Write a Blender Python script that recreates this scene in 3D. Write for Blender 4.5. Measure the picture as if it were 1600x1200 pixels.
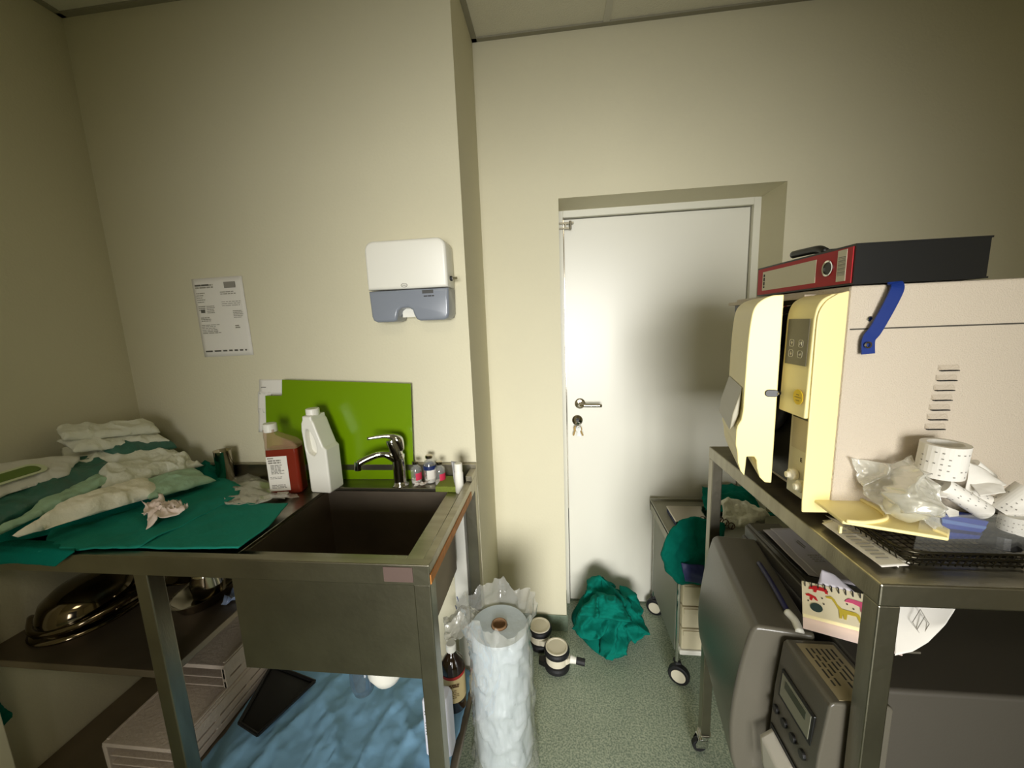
import bpy, bmesh, math, random
from mathutils import Vector, Matrix, noise
random.seed(7)
C = bpy.context.scene.collection
for o in list(bpy.data.objects): bpy.data.objects.remove(o)
S = bpy.context.scene

# ---------------------------------------------------------------- camera
H = 1.5                                   # eye height; floor is z=0, depth is +y
F = 600.0                                 # focal length in pixels of the 1600x1200 frame
dv = Vector((66, -97, 600)).normalized()
vv = Vector((155, 3800, 600)); vv = (vv - dv*vv.dot(dv)).normalized()
xv = vv.cross(dv)
R = Matrix((xv, dv, -vv))                 # world = R @ camera(x right, y down, z forward)
cam_d = bpy.data.cameras.new('camera'); cam = bpy.data.objects.new('camera', cam_d); C.objects.link(cam)
cam_d.sensor_width = 36; cam_d.lens = F/1600*36; cam_d.clip_start = 0.02
m = Matrix.Identity(4)
for i in range(3):
    m[i][0] = R[i][0]; m[i][1] = -R[i][1]; m[i][2] = -R[i][2]
m[2][3] = H
cam.matrix_world = m
S.camera = cam

def W(px, py, x=None, y=None, z=None):
    """world point of a measured pixel at a known distance"""
    r = R @ Vector((px-800, py-600, F)); o = Vector((0, 0, H))
    if x is not None: t = (x-o.x)/r.x
    elif y is not None: t = (y-o.y)/r.y
    else: t = (z-o.z)/r.z
    return o + r*t

# ---------------------------------------------------------------- world and light
w = bpy.data.worlds.new('world'); S.world = w; w.use_nodes = True
w.node_tree.nodes['Background'].inputs[0].default_value = (0.9, 0.95, 1.0, 1)
w.node_tree.nodes['Background'].inputs[1].default_value = 0.02
S.view_settings.view_transform = 'Standard'; S.view_settings.look = 'None'
S.view_settings.gamma = 1; S.view_settings.use_curve_mapping = False
S.view_settings.exposure = 0.0

def area(name, loc, target, sx, sy, power, col, spread=180):
    l = bpy.data.lights.new(name, 'AREA'); l.shape = 'RECTANGLE'; l.size = sx; l.size_y = sy
    l.energy = power; l.color = col; l.spread = math.radians(spread)
    o = bpy.data.objects.new(name, l); C.objects.link(o); o.location = loc
    o.rotation_euler = (Vector(target)-Vector(loc)).to_track_quat('-Z', 'Y').to_euler()
    return o
# daylight through the open doorway behind the camera, and the room's own ceiling panel
area('corridor_light', (0.10, -3.3, 1.25), (-0.1, 1.6, 0.75), 1.7, 1.6, 30, (1.0, 0.99, 0.97), 54)
area('ceiling_panel_light', (-0.12, -0.9, 2.585), (-0.12, -0.9, 0), 0.55, 0.55, 9.8, (1.0, 0.90, 0.70), 180)

# ---------------------------------------------------------------- materials
def lin(c):
    f = lambda v: v/12.92 if v <= .04045 else ((v+.055)/1.055)**2.4
    return tuple(f(v/255) for v in c)+(1,)
MATS = {}
def mat(name, rgb, rough=.5, metal=0, bump=0, bscale=40, var=0, vscale=8, spec=None, trans=0, ior=1.45, coat=0, stretch=None, sss=0):
    if name in MATS: return MATS[name]
    m = bpy.data.materials.new(name); m.use_nodes = True; nt = m.node_tree
    b = nt.nodes['Principled BSDF']
    b.inputs['Base Color'].default_value = lin(rgb); b.inputs['Roughness'].default_value = rough
    b.inputs['Metallic'].default_value = metal
    if spec is not None: b.inputs['Specular IOR Level'].default_value = spec
    if trans: b.inputs['Transmission Weight'].default_value = trans; b.inputs['IOR'].default_value = ior
    if coat: b.inputs['Coat Weight'].default_value = coat
    if bump or var:
        tc = nt.nodes.new('ShaderNodeTexCoord'); mp = nt.nodes.new('ShaderNodeMapping')
        nt.links.new(tc.outputs['Object'], mp.inputs[0])
        if stretch: mp.inputs['Scale'].default_value = stretch
    if bump:
        n = nt.nodes.new('ShaderNodeTexNoise'); n.inputs['Scale'].default_value = bscale; n.inputs['Detail'].default_value = 4
        bp = nt.nodes.new('ShaderNodeBump'); bp.inputs['Strength'].default_value = bump; bp.inputs['Distance'].default_value = .01
        nt.links.new(mp.outputs[0], n.inputs[0]); nt.links.new(n.outputs[0], bp.inputs['Height']); nt.links.new(bp.outputs[0], b.inputs['Normal'])
    if var:
        n2 = nt.nodes.new('ShaderNodeTexNoise'); n2.inputs['Scale'].default_value = vscale; n2.inputs['Detail'].default_value = 5
        rp = nt.nodes.new('ShaderNodeValToRGB'); c = lin(rgb)
        rp.color_ramp.elements[0].position = .3; rp.color_ramp.elements[1].position = .7
        rp.color_ramp.elements[0].color = tuple(v*(1-var) for v in c[:3])+(1,)
        rp.color_ramp.elements[1].color = tuple(min(1, v*(1+var)) for v in c[:3])+(1,)
        nt.links.new(mp.outputs[0], n2.inputs[0]); nt.links.new(n2.outputs[0], rp.inputs[0]); nt.links.new(rp.outputs[0], b.inputs['Base Color'])
    MATS[name] = m; return m

def film(name, rgb, opacity, gloss=.3, rough=.15):
    """thin clear plastic: transparent + a bit of white + a sheen"""
    m = bpy.data.materials.new(name); m.use_nodes = True; nt = m.node_tree; nt.nodes.clear()
    out = nt.nodes.new('ShaderNodeOutputMaterial'); t = nt.nodes.new('ShaderNodeBsdfTransparent')
    d = nt.nodes.new('ShaderNodeBsdfDiffuse'); g = nt.nodes.new('ShaderNodeBsdfGlossy')
    d.inputs[0].default_value = lin(rgb); g.inputs['Roughness'].default_value = rough; g.inputs[0].default_value = (1, 1, 1, 1)
    m1 = nt.nodes.new('ShaderNodeMixShader'); m2 = nt.nodes.new('ShaderNodeMixShader')
    m1.inputs[0].default_value = opacity
    nt.links.new(t.outputs[0], m1.inputs[1]); nt.links.new(d.outputs[0], m1.inputs[2])
    lw = nt.nodes.new('ShaderNodeLayerWeight'); lw.inputs[0].default_value = .3
    mr = nt.nodes.new('ShaderNodeMapRange'); mr.inputs['To Min'].default_value = .05; mr.inputs['To Max'].default_value = gloss*1.3
    nt.links.new(lw.outputs['Facing'], mr.inputs['Value']); nt.links.new(mr.outputs[0], m2.inputs[0])
    nt.links.new(m1.outputs[0], m2.inputs[1]); nt.links.new(g.outputs[0], m2.inputs[2]); nt.links.new(m2.outputs[0], out.inputs[0])
    MATS[name] = m; return m

M_wall = mat('wall_paint', (214, 208, 180), .75, bump=.12, bscale=120, var=.03, vscale=1.5, spec=.3)
M_ceil = mat('ceiling_tile', (225, 221, 205), .85, bump=.25, bscale=150, spec=.2)
M_grid = mat('ceiling_grid', (205, 202, 190), .6)
M_door = mat('door_laminate', (226, 224, 210), .35, spec=.5)
M_frame = mat('door_frame_paint', (222, 220, 204), .45)
M_steel = mat('brushed_steel', (150, 145, 128), .32, 1, bump=.05, bscale=60, var=.18, vscale=5, stretch=(1, 6, 1))
M_dsteel = mat('dark_basin_steel', (142, 130, 114), .5, 1, bump=.04, bscale=30, var=.2, vscale=4)
M_chrome = mat('chrome', (215, 215, 212), .08, 1)
M_shinysteel = mat('polished_steel', (190, 182, 165), .12, 1)
M_teal = mat('teal_fabric', (0, 112, 96), .9, bump=.25, bscale=260, var=.06, vscale=15, spec=.15)
M_teal2 = mat('teal_paper', (28, 134, 116), .8, bump=.1, bscale=90, var=.04, vscale=6, spec=.2)
M_blue = mat('blue_drape', (136, 182, 214), .75, bump=.2, bscale=25, var=.05, vscale=5, spec=.2)
M_white = mat('white_plastic', (238, 236, 224), .35)
M_offw = mat('pouch_paper', (226, 226, 208), .55, bump=.7, bscale=38, var=.05, vscale=9)
M_greenfilm = mat('pale_green_pouch_film', (158, 190, 158), .35, bump=.6, bscale=34, var=.08, vscale=10)
M_deepgreen = mat('green_pouch_film', (58, 104, 88), .35, bump=.6, bscale=26, var=.15, vscale=8)
M_paper = mat('white_paper', (232, 228, 218), .8, bump=.05, bscale=40, spec=.2)
M_pink = mat('pinkish_tissue', (232, 214, 200), .9, bump=.3, bscale=50, spec=.1)
M_ink = mat('black_ink', (50, 48, 46), .8)
M_gink = mat('grey_ink', (142, 138, 128), .8)
M_cream = mat('aged_cream_plastic', (250, 234, 168), .38, spec=.45)
M_creamw = mat('pale_cream_plastic', (246, 238, 212), .4)
M_panel = mat('white_powder_coat', (205, 192, 172), .5, bump=.35, bscale=420, spec=.4)
M_black = mat('black_plastic', (16, 16, 15), .4)
M_rubber = mat('black_rubber', (22, 22, 24), .6)
M_red = mat('red_card', (176, 16, 28), .55)
M_greyp = mat('grey_painted_plastic', (92, 88, 77), .28, bump=.03, bscale=200, spec=.5)
M_greyd = mat('dark_grey_paint', (72, 68, 60), .45, bump=.03, bscale=200)
M_lcd = mat('lcd_glass', (92, 98, 84), .2)
M_keypad = mat('keypad_grey', (96, 92, 78), .4)
M_yel = mat('yellow_sticker', (240, 205, 20), .5)
M_bluep = mat('blue_plastic', (12, 44, 118), .45)
M_navy = mat('navy_plastic', (18, 38, 90), .4)
M_green = mat('lime_acrylic', (108, 142, 0), .25, spec=.5)
M_sponge = mat('green_sponge', (128, 142, 52), .9, bump=.5, bscale=200)
M_amber = mat('orange_red_liquid', (122, 40, 24), .15, var=.05, vscale=10)
M_brown = mat('brown_glass', (38, 20, 10), .06, spec=.6, coat=.5)
M_cream_label = mat('cream_label', (226, 204, 150), .6)
M_lip = mat('red_label_band', (190, 50, 45), .6)
M_pinkl = mat('pink_label', (214, 50, 84), .6)
M_wood = mat('orange_brown_edge', (186, 120, 52), .6, bump=.2, bscale=80, var=.25, vscale=30)
M_cork = mat('cardboard_core', (152, 118, 84), .85, bump=.2, bscale=80)
M_rollw = mat('bluish_white_roll', (202, 214, 220), .4, bump=.6, bscale=12, var=.04)
M_foam = mat('greyish_white_foam', (196, 182, 168), .8, bump=.25, bscale=90, var=.05)
M_wheel = mat('cream_wheel', (222, 214, 190), .45)
M_dispgrey = mat('smoky_grey_plastic', (134, 140, 150), .22, spec=.5)
M_purp = mat('violet_blue_plastic', (58, 66, 120), .4)
M_brownt = mat('brown_tape', (92, 74, 66), .6)
M_mesh = mat('dark_wire', (70, 66, 54), .35, 1)
M_glass = film('vial_glass', (235, 240, 238), .12, .45, .05)
M_bag = film('clear_bag_film', (240, 240, 232), .24, .5, .13)
M_bag2 = film('milky_bag_film', (238, 236, 222), .34, .4, .2)
M_clearbox = film('clear_box_plastic', (235, 235, 225), .05, .15, .05)
M_flush = film('clear_bottle_plastic', (190, 150, 120), .38, .3, .1)

def floor_mat():
    m = bpy.data.materials.new('speckled_green_vinyl'); m.use_nodes = True; nt = m.node_tree; b = nt.nodes['Principled BSDF']
    tc = nt.nodes.new('ShaderNodeTexCoord'); n1 = nt.nodes.new('ShaderNodeTexNoise'); n1.inputs['Scale'].default_value = 165; n1.inputs['Detail'].default_value = 3
    n2 = nt.nodes.new('ShaderNodeTexNoise'); n2.inputs['Scale'].default_value = 5; n2.inputs['Detail'].default_value = 4
    rp = nt.nodes.new('ShaderNodeValToRGB'); e = rp.color_ramp.elements
    e[0].position = .36; e[0].color = lin((136, 152, 134)); e[1].position = .64; e[1].color = lin((204, 212, 188))
    mm = e.new(.5); mm.color = lin((172, 186, 162))
    mx = nt.nodes.new('ShaderNodeMixRGB'); mx.blend_type = 'MULTIPLY'; mx.inputs[0].default_value = .35
    nt.links.new(tc.outputs['Object'], n1.inputs[0]); nt.links.new(tc.outputs['Object'], n2.inputs[0])
    nt.links.new(n1.outputs[0], rp.inputs[0]); nt.links.new(rp.outputs[0], mx.inputs[1]); nt.links.new(n2.outputs[0], mx.inputs[2])
    nt.links.new(mx.outputs[0], b.inputs['Base Color']); b.inputs['Roughness'].default_value = .42
    return m
M_floor = floor_mat()
M_cove = mat('green_vinyl_cove', (118, 132, 112), .45, var=.12, vscale=120)

# ---------------------------------------------------------------- mesh helpers
WL = {}                                    # world location of each object
def link(name, verts, faces, material, parent=None, smooth=False, bevel=0, solid=0, bseg=2, loc=None):
    vs = [Vector(v) for v in verts]
    if loc is None:
        lo = Vector([min(v[i] for v in vs) for i in range(3)]); hi = Vector([max(v[i] for v in vs) for i in range(3)])
        c = (lo+hi)/2
        if parent is None: c.z = lo.z
    else: c = Vector(loc)
    me = bpy.data.meshes.new(name); me.from_pydata([v-c for v in vs], [], faces)
    bm = bmesh.new(); bm.from_mesh(me); bmesh.ops.remove_doubles(bm, verts=bm.verts, dist=1e-5)
    bmesh.ops.recalc_face_normals(bm, faces=bm.faces); bm.to_mesh(me); bm.free()
    o = bpy.data.objects.new(name, me); C.objects.link(o); me.materials.append(material)
    if smooth:
        for p in me.polygons: p.use_smooth = True
    if solid:
        md = o.modifiers.new('s', 'SOLIDIFY'); md.thickness = solid; md.offset = 0
    if bevel:
        md = o.modifiers.new('b', 'BEVEL'); md.width = bevel; md.segments = bseg; md.limit_method = 'ANGLE'; md.angle_limit = math.radians(35)
        if bseg > 2:
            for p in me.polygons: p.use_smooth = True
            md.harden_normals = True
    WL[o] = c
    if parent is not None:
        o.parent = parent; o.location = c-WL[parent]
    else: o.location = c
    return o

def tag(o, label=None, cat=None, group=None, kind=None):
    if label: o['label'] = label
    if cat: o['category'] = cat
    if group: o['group'] = group
    if kind: o['kind'] = kind
    return o
def thing(name, label, cat, loc, group=None):
    o = bpy.data.objects.new(name, None); o.empty_display_size = .05; C.objects.link(o)
    o.location = loc; WL[o] = Vector(loc); return tag(o, label, cat, group)
def struct(o): o['kind'] = 'structure'; return o

class MB:
    def __init__(s): s.v = []; s.f = []
    def add(s, vs, fs):
        n = len(s.v); s.v += [Vector(v) for v in vs]; s.f += [tuple(i+n for i in f) for f in fs]; return s
    def box(s, a, b):
        x0, y0, z0 = a; x1, y1, z1 = b
        return s.add([(x0,y0,z0),(x1,y0,z0),(x1,y1,z0),(x0,y1,z0),(x0,y0,z1),(x1,y0,z1),(x1,y1,z1),(x0,y1,z1)],
                     [(0,3,2,1),(4,5,6,7),(0,1,5,4),(1,2,6,5),(2,3,7,6),(3,0,4,7)])
    def hexa(s, p8):                        # bottom 4 then top 4
        return s.add(p8, [(0,3,2,1),(4,5,6,7),(0,1,5,4),(1,2,6,5),(2,3,7,6),(3,0,4,7)])
    def prism(s, poly, O, U, V, N):         # poly in (u,v), extruded by vector N
        O, U, V, N = map(Vector, (O, U, V, N)); k = len(poly)
        a = [O+U*p[0]+V*p[1] for p in poly]; b = [p+N for p in a]
        return s.add(a+b, [tuple(range(k))[::-1], tuple(range(k, 2*k))]+[(i, (i+1) % k, k+(i+1) % k, k+i) for i in range(k)])
    def cyl(s, a, b, r0, r1=None, n=20, caps=True):
        a, b = Vector(a), Vector(b); r1 = r0 if r1 is None else r1
        d = (b-a).normalized(); u = d.orthogonal().normalized(); w_ = d.cross(u)
        vs = [a+(u*math.cos(t)+w_*math.sin(t))*r0 for t in [2*math.pi*i/n for i in range(n)]]
        vs += [b+(u*math.cos(t)+w_*math.sin(t))*r1 for t in [2*math.pi*i/n for i in range(n)]]
        fs = [(i, (i+1) % n, n+(i+1) % n, n+i) for i in range(n)]
        if caps: fs += [tuple(range(n))[::-1], tuple(range(n, 2*n))]
        return s.add(vs, fs)
    def lathe(s, prof, O, A=(0,0,1), n=24, sx=1, sy=1, caps=True):   # prof (r,h)
        O, A = Vector(O), Vector(A).normalized(); u = A.orthogonal().normalized() if abs(A.z) < .99 else Vector((1,0,0)); w_ = A.cross(u)
        vs = []; fs = []
        for r, h in prof:
            for i in range(n):
                t = 2*math.pi*i/n; vs.append(O+A*h+(u*math.cos(t)*sx+w_*math.sin(t)*sy)*max(r, 1e-4))
        for j in range(len(prof)-1):
            for i in range(n): fs.append((j*n+i, j*n+(i+1) % n, (j+1)*n+(i+1) % n, (j+1)*n+i))
        if caps: fs += [tuple(range(n))[::-1], tuple(range((len(prof)-1)*n, len(prof)*n))]
        return s.add(vs, fs)
    def tube(s, pts, r, n=8):
        pts = [Vector(p) for p in pts]; rs = r if isinstance(r, (list, tuple)) else [r]*len(pts)
        vs = []; fs = []; u = None
        for i, p in enumerate(pts):
            d = ((pts[min(i+1, len(pts)-1)])-(pts[max(i-1, 0)])).normalized()
            u = d.orthogonal().normalized() if u is None else (u-d*u.dot(d)).normalized()
            w_ = d.cross(u)
            vs += [p+(u*math.cos(2*math.pi*k/n)+w_*math.sin(2*math.pi*k/n))*rs[i] for k in range(n)]
        for i in range(len(pts)-1):
            for k in range(n): fs.append((i*n+k, i*n+(k+1) % n, (i+1)*n+(k+1) % n, (i+1)*n+k))
        fs += [tuple(range(n))[::-1], tuple(range((len(pts)-1)*n, len(pts)*n))]
        return s.add(vs, fs)
    def build(s, name, material, parent=None, **k): return link(name, s.v, s.f, material, parent, **k)

def box(name, a, b, material, parent=None, bevel=.002, **k): return MB().box(a, b).build(name, material, parent, bevel=bevel, **k)

def spline(pts, n=6, closed=False):
    pts = [Vector(p) for p in pts]; out = []; L = len(pts); rng = L if closed else L-1
    for i in range(rng):
        g = (lambda j: pts[j % L]) if closed else (lambda j: pts[max(0, min(L-1, j))])
        p0, p1, p2, p3 = g(i-1), g(i), g(i+1), g(i+2)
        for k in range(n):
            t = k/n
            out.append(.5*((2*p1)+(p2-p0)*t+(2*p0-5*p1+4*p2-p3)*t*t+(3*p1-p0-3*p2+p3)*t**3))
    if not closed: out.append(pts[-1])
    return out
def rrect(x0, y0, x1, y1, r, n=6):
    o = []
    for cx, cy, a in ((x1-r, y0+r, -90), (x1-r, y1-r, 0), (x0+r, y1-r, 90), (x0+r, y0+r, 180)):
        for k in range(n+1):
            t = math.radians(a+90*k/n); o.append((cx+r*math.cos(t), cy+r*math.sin(t)))
    return o

def cprism(name, loops, depth, O, U, V, material, parent=None, bevel=0, smooth=False):
    """flat outline (with holes) thickened by depth along U x V"""
    O, U, V = Vector(O), Vector(U).normalized(), Vector(V).normalized(); N = U.cross(V)
    cu = bpy.data.curves.new('t', 'CURVE'); cu.dimensions = '2D'; cu.fill_mode = 'BOTH'
    cu.extrude = max(depth/2-bevel, 0); cu.bevel_depth = bevel; cu.bevel_resolution = 3; cu.offset = -bevel
    for lp in loops:
        sp = cu.splines.new('POLY'); sp.points.add(len(lp)-1); sp.use_cyclic_u = True
        for q, p in zip(sp.points, lp): q.co = (p[0], p[1], 0, 1)
    t = bpy.data.objects.new('t', cu); C.objects.link(t)
    dg = bpy.context.evaluated_depsgraph_get(); me = bpy.data.meshes.new_from_object(t.evaluated_get(dg))
    vs = [O+U*v.co.x+V*v.co.y+N*(v.co.z+depth/2) for v in me.vertices]; fs = [tuple(p.vertices) for p in me.polygons]
    bpy.data.objects.remove(t); bpy.data.curves.remove(cu); bpy.data.meshes.remove(me)
    return link(name, vs, fs, material, parent, smooth=smooth)

def text(name, s, size, O, U, V, material, parent, depth=.0006, bold=0):
    O, U, V = Vector(O), Vector(U).normalized(), Vector(V).normalized(); N = U.cross(V)
    cu = bpy.data.curves.new('t', 'FONT'); cu.body = s; cu.size = size; cu.extrude = depth/2; cu.offset = bold; cu.resolution_u = 3
    t = bpy.data.objects.new('t', cu); C.objects.link(t)
    dg = bpy.context.evaluated_depsgraph_get(); me = bpy.data.meshes.new_from_object(t.evaluated_get(dg))
    vs = [O+U*v.co.x+V*v.co.y+N*(v.co.z+depth/2) for v in me.vertices]; fs = [tuple(p.vertices) for p in me.polygons]
    bpy.data.objects.remove(t); bpy.data.curves.remove(cu); bpy.data.meshes.remove(me)
    return link(name, vs, fs, material, parent)

def marks(name, rects, O, U, V, material, parent, th=.0005):
    O, U, V = Vector(O), Vector(U).normalized(), Vector(V).normalized(); N = U.cross(V)
    mb = MB()
    for (u, v, w_, h_) in rects: mb.prism([(u, v), (u+w_, v), (u+w_, v+h_), (u, v+h_)], O, U, V, N*th)
    return mb.build(name, material, parent)
def lines(u, v, w_, n, gap, th, jitter=.3, words=5):
    r = []
    for i in range(n):
        x = u; end = u+w_*(1-random.random()*jitter)
        while x < end:
            ww = min(w_/words*(.5+random.random()), end-x)
            if ww > w_*.02: r.append((x, v-i*gap, ww, th))
            x += ww+w_*.05
    return r

def nz(p, s, seed): return noise.fractal(Vector(p)*s+Vector((seed*7.3, seed*3.1, seed*1.7)), 1.0, 2.0, 4)
def ridge(p, s, seed): return 1-abs(noise.noise(Vector(p)*s+Vector((seed*5.1, seed*2.3, seed*9.7))))*2

def coons(top, right, bottom, left, n, m):
    """grid from four edge polylines: top/bottom left->right, left/right top->bottom"""
    def samp(pl, t):
        pl = [Vector(p) for p in pl]; L = [0]
        for a, b in zip(pl, pl[1:]): L.append(L[-1]+(b-a).length)
        d = t*L[-1]
        for i in range(len(pl)-1):
            if d <= L[i+1]+1e-9:
                k = (d-L[i])/max(L[i+1]-L[i], 1e-9); return pl[i].lerp(pl[i+1], k)
        return pl[-1]
    g = []
    c00, c10, c01, c11 = Vector(top[0]), Vector(top[-1]), Vector(bottom[0]), Vector(bottom[-1])
    for j in range(m+1):
        v = j/m; row = []
        for i in range(n+1):
            u = i/n
            p = samp(top, u)*(1-v)+samp(bottom, u)*v+samp(left, v)*(1-u)+samp(right, v)*u
            p -= c00*(1-u)*(1-v)+c10*u*(1-v)+c01*(1-u)*v+c11*u*v
            row.append(p)
        g.append(row)
    return g
def cloth(name, top, bottom, material, parent=None, right=None, left=None, n=48, m=32, amp=.006, fold=.0, fs=9, seed=1, thick=.002, bulge=0, ripple=.004, up=(0,0,1), closed=False, smooth=True, floorz=None, fdir=None):
    right = right or [top[-1], bottom[-1]]; left = left or [top[0], bottom[0]]
    g = coons(top, right, bottom, left, n, m); up = Vector(up).normalized(); V_ = []; F_ = []
    for j, row in enumerate(g):
        for i, p in enumerate(row):
            u, v = i/n, j/m; e = (1-(2*u-1)**6)*(1-(2*v-1)**6)
            q = p.copy(); pp = Vector((q.x*(fdir[0] if fdir else 1), q.y*(fdir[1] if fdir else 1), q.z))
            h_ = bulge*max(0, e)**.6+amp*nz(pp, 14, seed)
            if fold: h_ += fold*max(0, ridge(pp, fs, seed))**3
            q += up*h_
            if ripple:
                q.x += ripple*nz(p, 20, seed+11); q.y += ripple*nz(p, 20, seed+23)
            if floorz is not None: q.z = max(q.z, floorz)
            V_.append(q)
    for j in range(m):
        for i in range(n):
            a = j*(n+1)+i; F_.append((a, a+1, a+n+2, a+n+1))
    if closed:
        K = len(V_); V2 = []
        for j, row in enumerate(g):
            for i, p in enumerate(row):
                e = (1-(2*i/n-1)**6)*(1-(2*j/m-1)**6); q = V_[j*(n+1)+i].copy()
                if 0 < i < n and 0 < j < m: q = p - up*.001; q.z = min(q.z, V_[j*(n+1)+i].z-.001)
                V2.append(q)
        V_ += V2
        F_ += [(f[3]+K, f[2]+K, f[1]+K, f[0]+K) for f in list(F_)]
        return link(name, V_, F_, material, parent, smooth=smooth)
    return link(name, V_, F_, material, parent, smooth=smooth, solid=thick)

def heap(name, outline, peak, material, parent=None, rings=26, n=96, seed=3, amp=.02, fold=.03, fs=7, pw=1.0, flat=0):
    """crumpled cloth heap over a ground outline, rising to a peak"""
    pk = Vector(peak); ol = spline(outline, 8, True); L = len(ol); V_ = []; F_ = []
    cx = sum((p for p in ol), Vector())/L
    base = cx.z
    for j in range(rings+1):
        t = j/rings
        for i in range(n):
            q = ol[int(i/n*L) % L]; c = Vector((pk.x, pk.y, base)).lerp(Vector((cx.x, cx.y, base)), t)
            p = c.lerp(Vector((q.x, q.y, base)), t)
            hgt = (pk.z-base)*((1-t**1.6)**pw)
            e = (1-t**4)
            f_ = fold*(ridge(p, fs, seed)-.3)*e+amp*nz(p, 10, seed)*e
            p.z = max(base+.003, base+hgt+f_)
            p.x += .02*nz(p, 6, seed+5)*e; p.y += .02*nz(p, 6, seed+9)*e
            V_.append(p)
    for j in range(rings):
        for i in range(n): F_.append((j*n+i, j*n+(i+1) % n, (j+1)*n+(i+1) % n, (j+1)*n+i))
    V_.append(Vector((cx.x, cx.y, base))); K = len(V_)-1
    for i in range(n): F_.append((rings*n+i, rings*n+(i+1) % n, K))
    return link(name, V_, F_, material, parent, smooth=True)

#SETTING
# ---------------------------------------------------------------- room
XL, YS, XR0, YB, YD, ZC = -1.665, 1.335, -.298, 1.69, 1.915, 2.61
XRR, YF = 1.95, -1.7
struct(MB().box((XL-.1, YF-.1, -.06), (XRR+.1, YD+.1, 0)).build('floor', M_floor))
struct(MB().box((XL-.1, YF-.1, ZC), (XRR+.1, YD+.1, ZC+.06)).build('ceiling', M_ceil))
struct(MB().box((XL-.1, YF-.1, 0), (XL, YS, ZC)).build('wall_left', M_wall))
struct(MB().box((XL-.1, YS, 0), (XR0, YD+.1, ZC)).build('wall_back_left', M_wall))
DX0, DX1, DZ = .028, .905, 2.0
wb = MB()
wb.box((XR0, YB, 0), (DX0, YD+.1, ZC)); wb.box((DX1, YB, 0), (XRR+.1, YD+.1, ZC)); wb.box((DX0, YB, DZ), (DX1, YD+.1, ZC))
struct(wb.build('wall_back', M_wall))
struct(MB().box((XRR, YF-.1, 0), (XRR+.1, YB, ZC)).build('wall_right', M_wall))
wf = MB(); wf.box((XL, YF-.1, 0), (-.45, YF, ZC)); wf.box((.75, YF-.1, 0), (XRR, YF, ZC)); wf.box((-.45, YF-.1, 2.05), (.75, YF, ZC))
struct(wf.build('wall_front', M_wall))
# ceiling tile grid and edge trim
g = MB()
for x in (-1.06, -.46, .22, .82, 1.42): g.box((x-.012, YF, ZC-.004), (x+.012, YB, ZC))
for y in (-1.2, -.6, 0, .6, 1.2): g.box((XL, y-.012, ZC-.004), (XRR, y+.012, ZC))
struct(g.build('trim_1', M_grid))
g = MB(); g.box((XL, YS-.02, ZC-.006), (XR0, YS, ZC)); g.box((XL, YF, ZC-.006), (XL+.02, YS, ZC)); g.box((XR0, YS, ZC-.006), (XR0+.02, YB, ZC)); g.box((XR0, YB-.02, ZC-.006), (XRR, YB, ZC))
struct(g.build('trim_2', mat('grid_edge', (150, 146, 128), .6)))
# vinyl cove skirting
struct(box('baseboard_back', (XR0, YB-.006, 0), (DX0, YB, .085), M_cove, bevel=.001))
struct(box('baseboard_recess', (DX0+.0, YB, 0), (DX0+.005, YD-.045, .085), M_cove, bevel=.001))
struct(box('baseboard_right', (DX1-.006, YB+.002, 0), (DX1, YD-.045, .1), M_cove, bevel=.001))
struct(box('baseboard_far_right', (DX1, YB-.006, 0), (XRR, YB, .085), M_cove, bevel=.001))
# door in its deep reveal
d1 = bpy.data.objects.new('door_1', None); C.objects.link(d1); d1.location = ((DX0+DX1)/2, YD, 0); WL[d1] = Vector(d1.location); struct(d1)
fr = MB(); fr.box((DX0, YD-.04, 0), (DX0+.022, YD, DZ)); fr.box((DX1-.03, YD-.04, 0), (DX1, YD, DZ)); fr.box((DX0+.022, YD-.04, DZ-.03), (DX1-.03, YD, DZ))
fr.build('door_frame', M_frame, d1, bevel=.002)
box('door_leaf', (DX0+.026, YD-.018, .012), (DX1-.034, YD+.02, DZ-.034), M_door, d1, bevel=.002)
MB().box((DX0+.0225, YD-.045, .55), (DX0+.0255, YD-.019, 1.97)).build('edge_strip', M_shinysteel, d1)
hc = Vector((.118, YD-.018, 1.095))
MB().lathe([(.0245, 0), (.026, .003), (.026, .007), (.022, .009), (.0, .009)], hc, (0,-1,0)).build('rosette', M_shinysteel, d1, smooth=True)
MB().tube(spline([hc+Vector((0,-.009,0)), hc+Vector((0,-.035,0)), hc+Vector((.006,-.05,0)), hc+Vector((.03,-.054,-.001)), hc+Vector((.10,-.054,-.002))], 5), .0085, 12).build('door_handle', M_shinysteel, d1, smooth=True)
kc = Vector((.104, YD-.018, 1.01))
MB().lathe([(.0245, 0), (.026, .003), (.026, .008), (.0, .009)], kc, (0,-1,0)).build('lock_rosette', M_shinysteel, d1, smooth=True)
MB().cyl(kc+Vector((0,-.009,.004)), kc+Vector((0,-.014,.004)), .009).build('lock_cylinder', M_chrome, d1)
hb = MB(); hb.box((DX0+.005, YD-.05, 1.94), (DX0+.07, YD-.041, 1.948)); hb.box((DX0+.005, YD-.05, 1.918), (DX0+.055, YD-.041, 1.925)); hb.cyl((DX0+.055, YD-.05, 1.915), (DX0+.055, YD-.05, 1.952), .005)
hb.box((DX0+.03, YD-.05, 1.925), (DX0+.036, YD-.043, 1.94))
hb.build('door_closer_bracket', mat('dull_metal', (128, 122, 104), .4, .8), d1)
ky = thing('key_bunch', 'small bunch of metal keys hanging from the door lock', 'keys', kc+Vector((0,-.02,-.05)))
MB().box(kc+Vector((-.001,-.035,-.006)), kc+Vector((.001,-.0145,.012))).build('key', M_chrome, ky)
MB().tube([kc+Vector((.012*math.sin(t), -.03, -.014+.012*math.cos(t))) for t in [i*math.pi/6 for i in range(13)]], .0012, 6).build('ring', M_chrome, ky, smooth=True)
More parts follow.
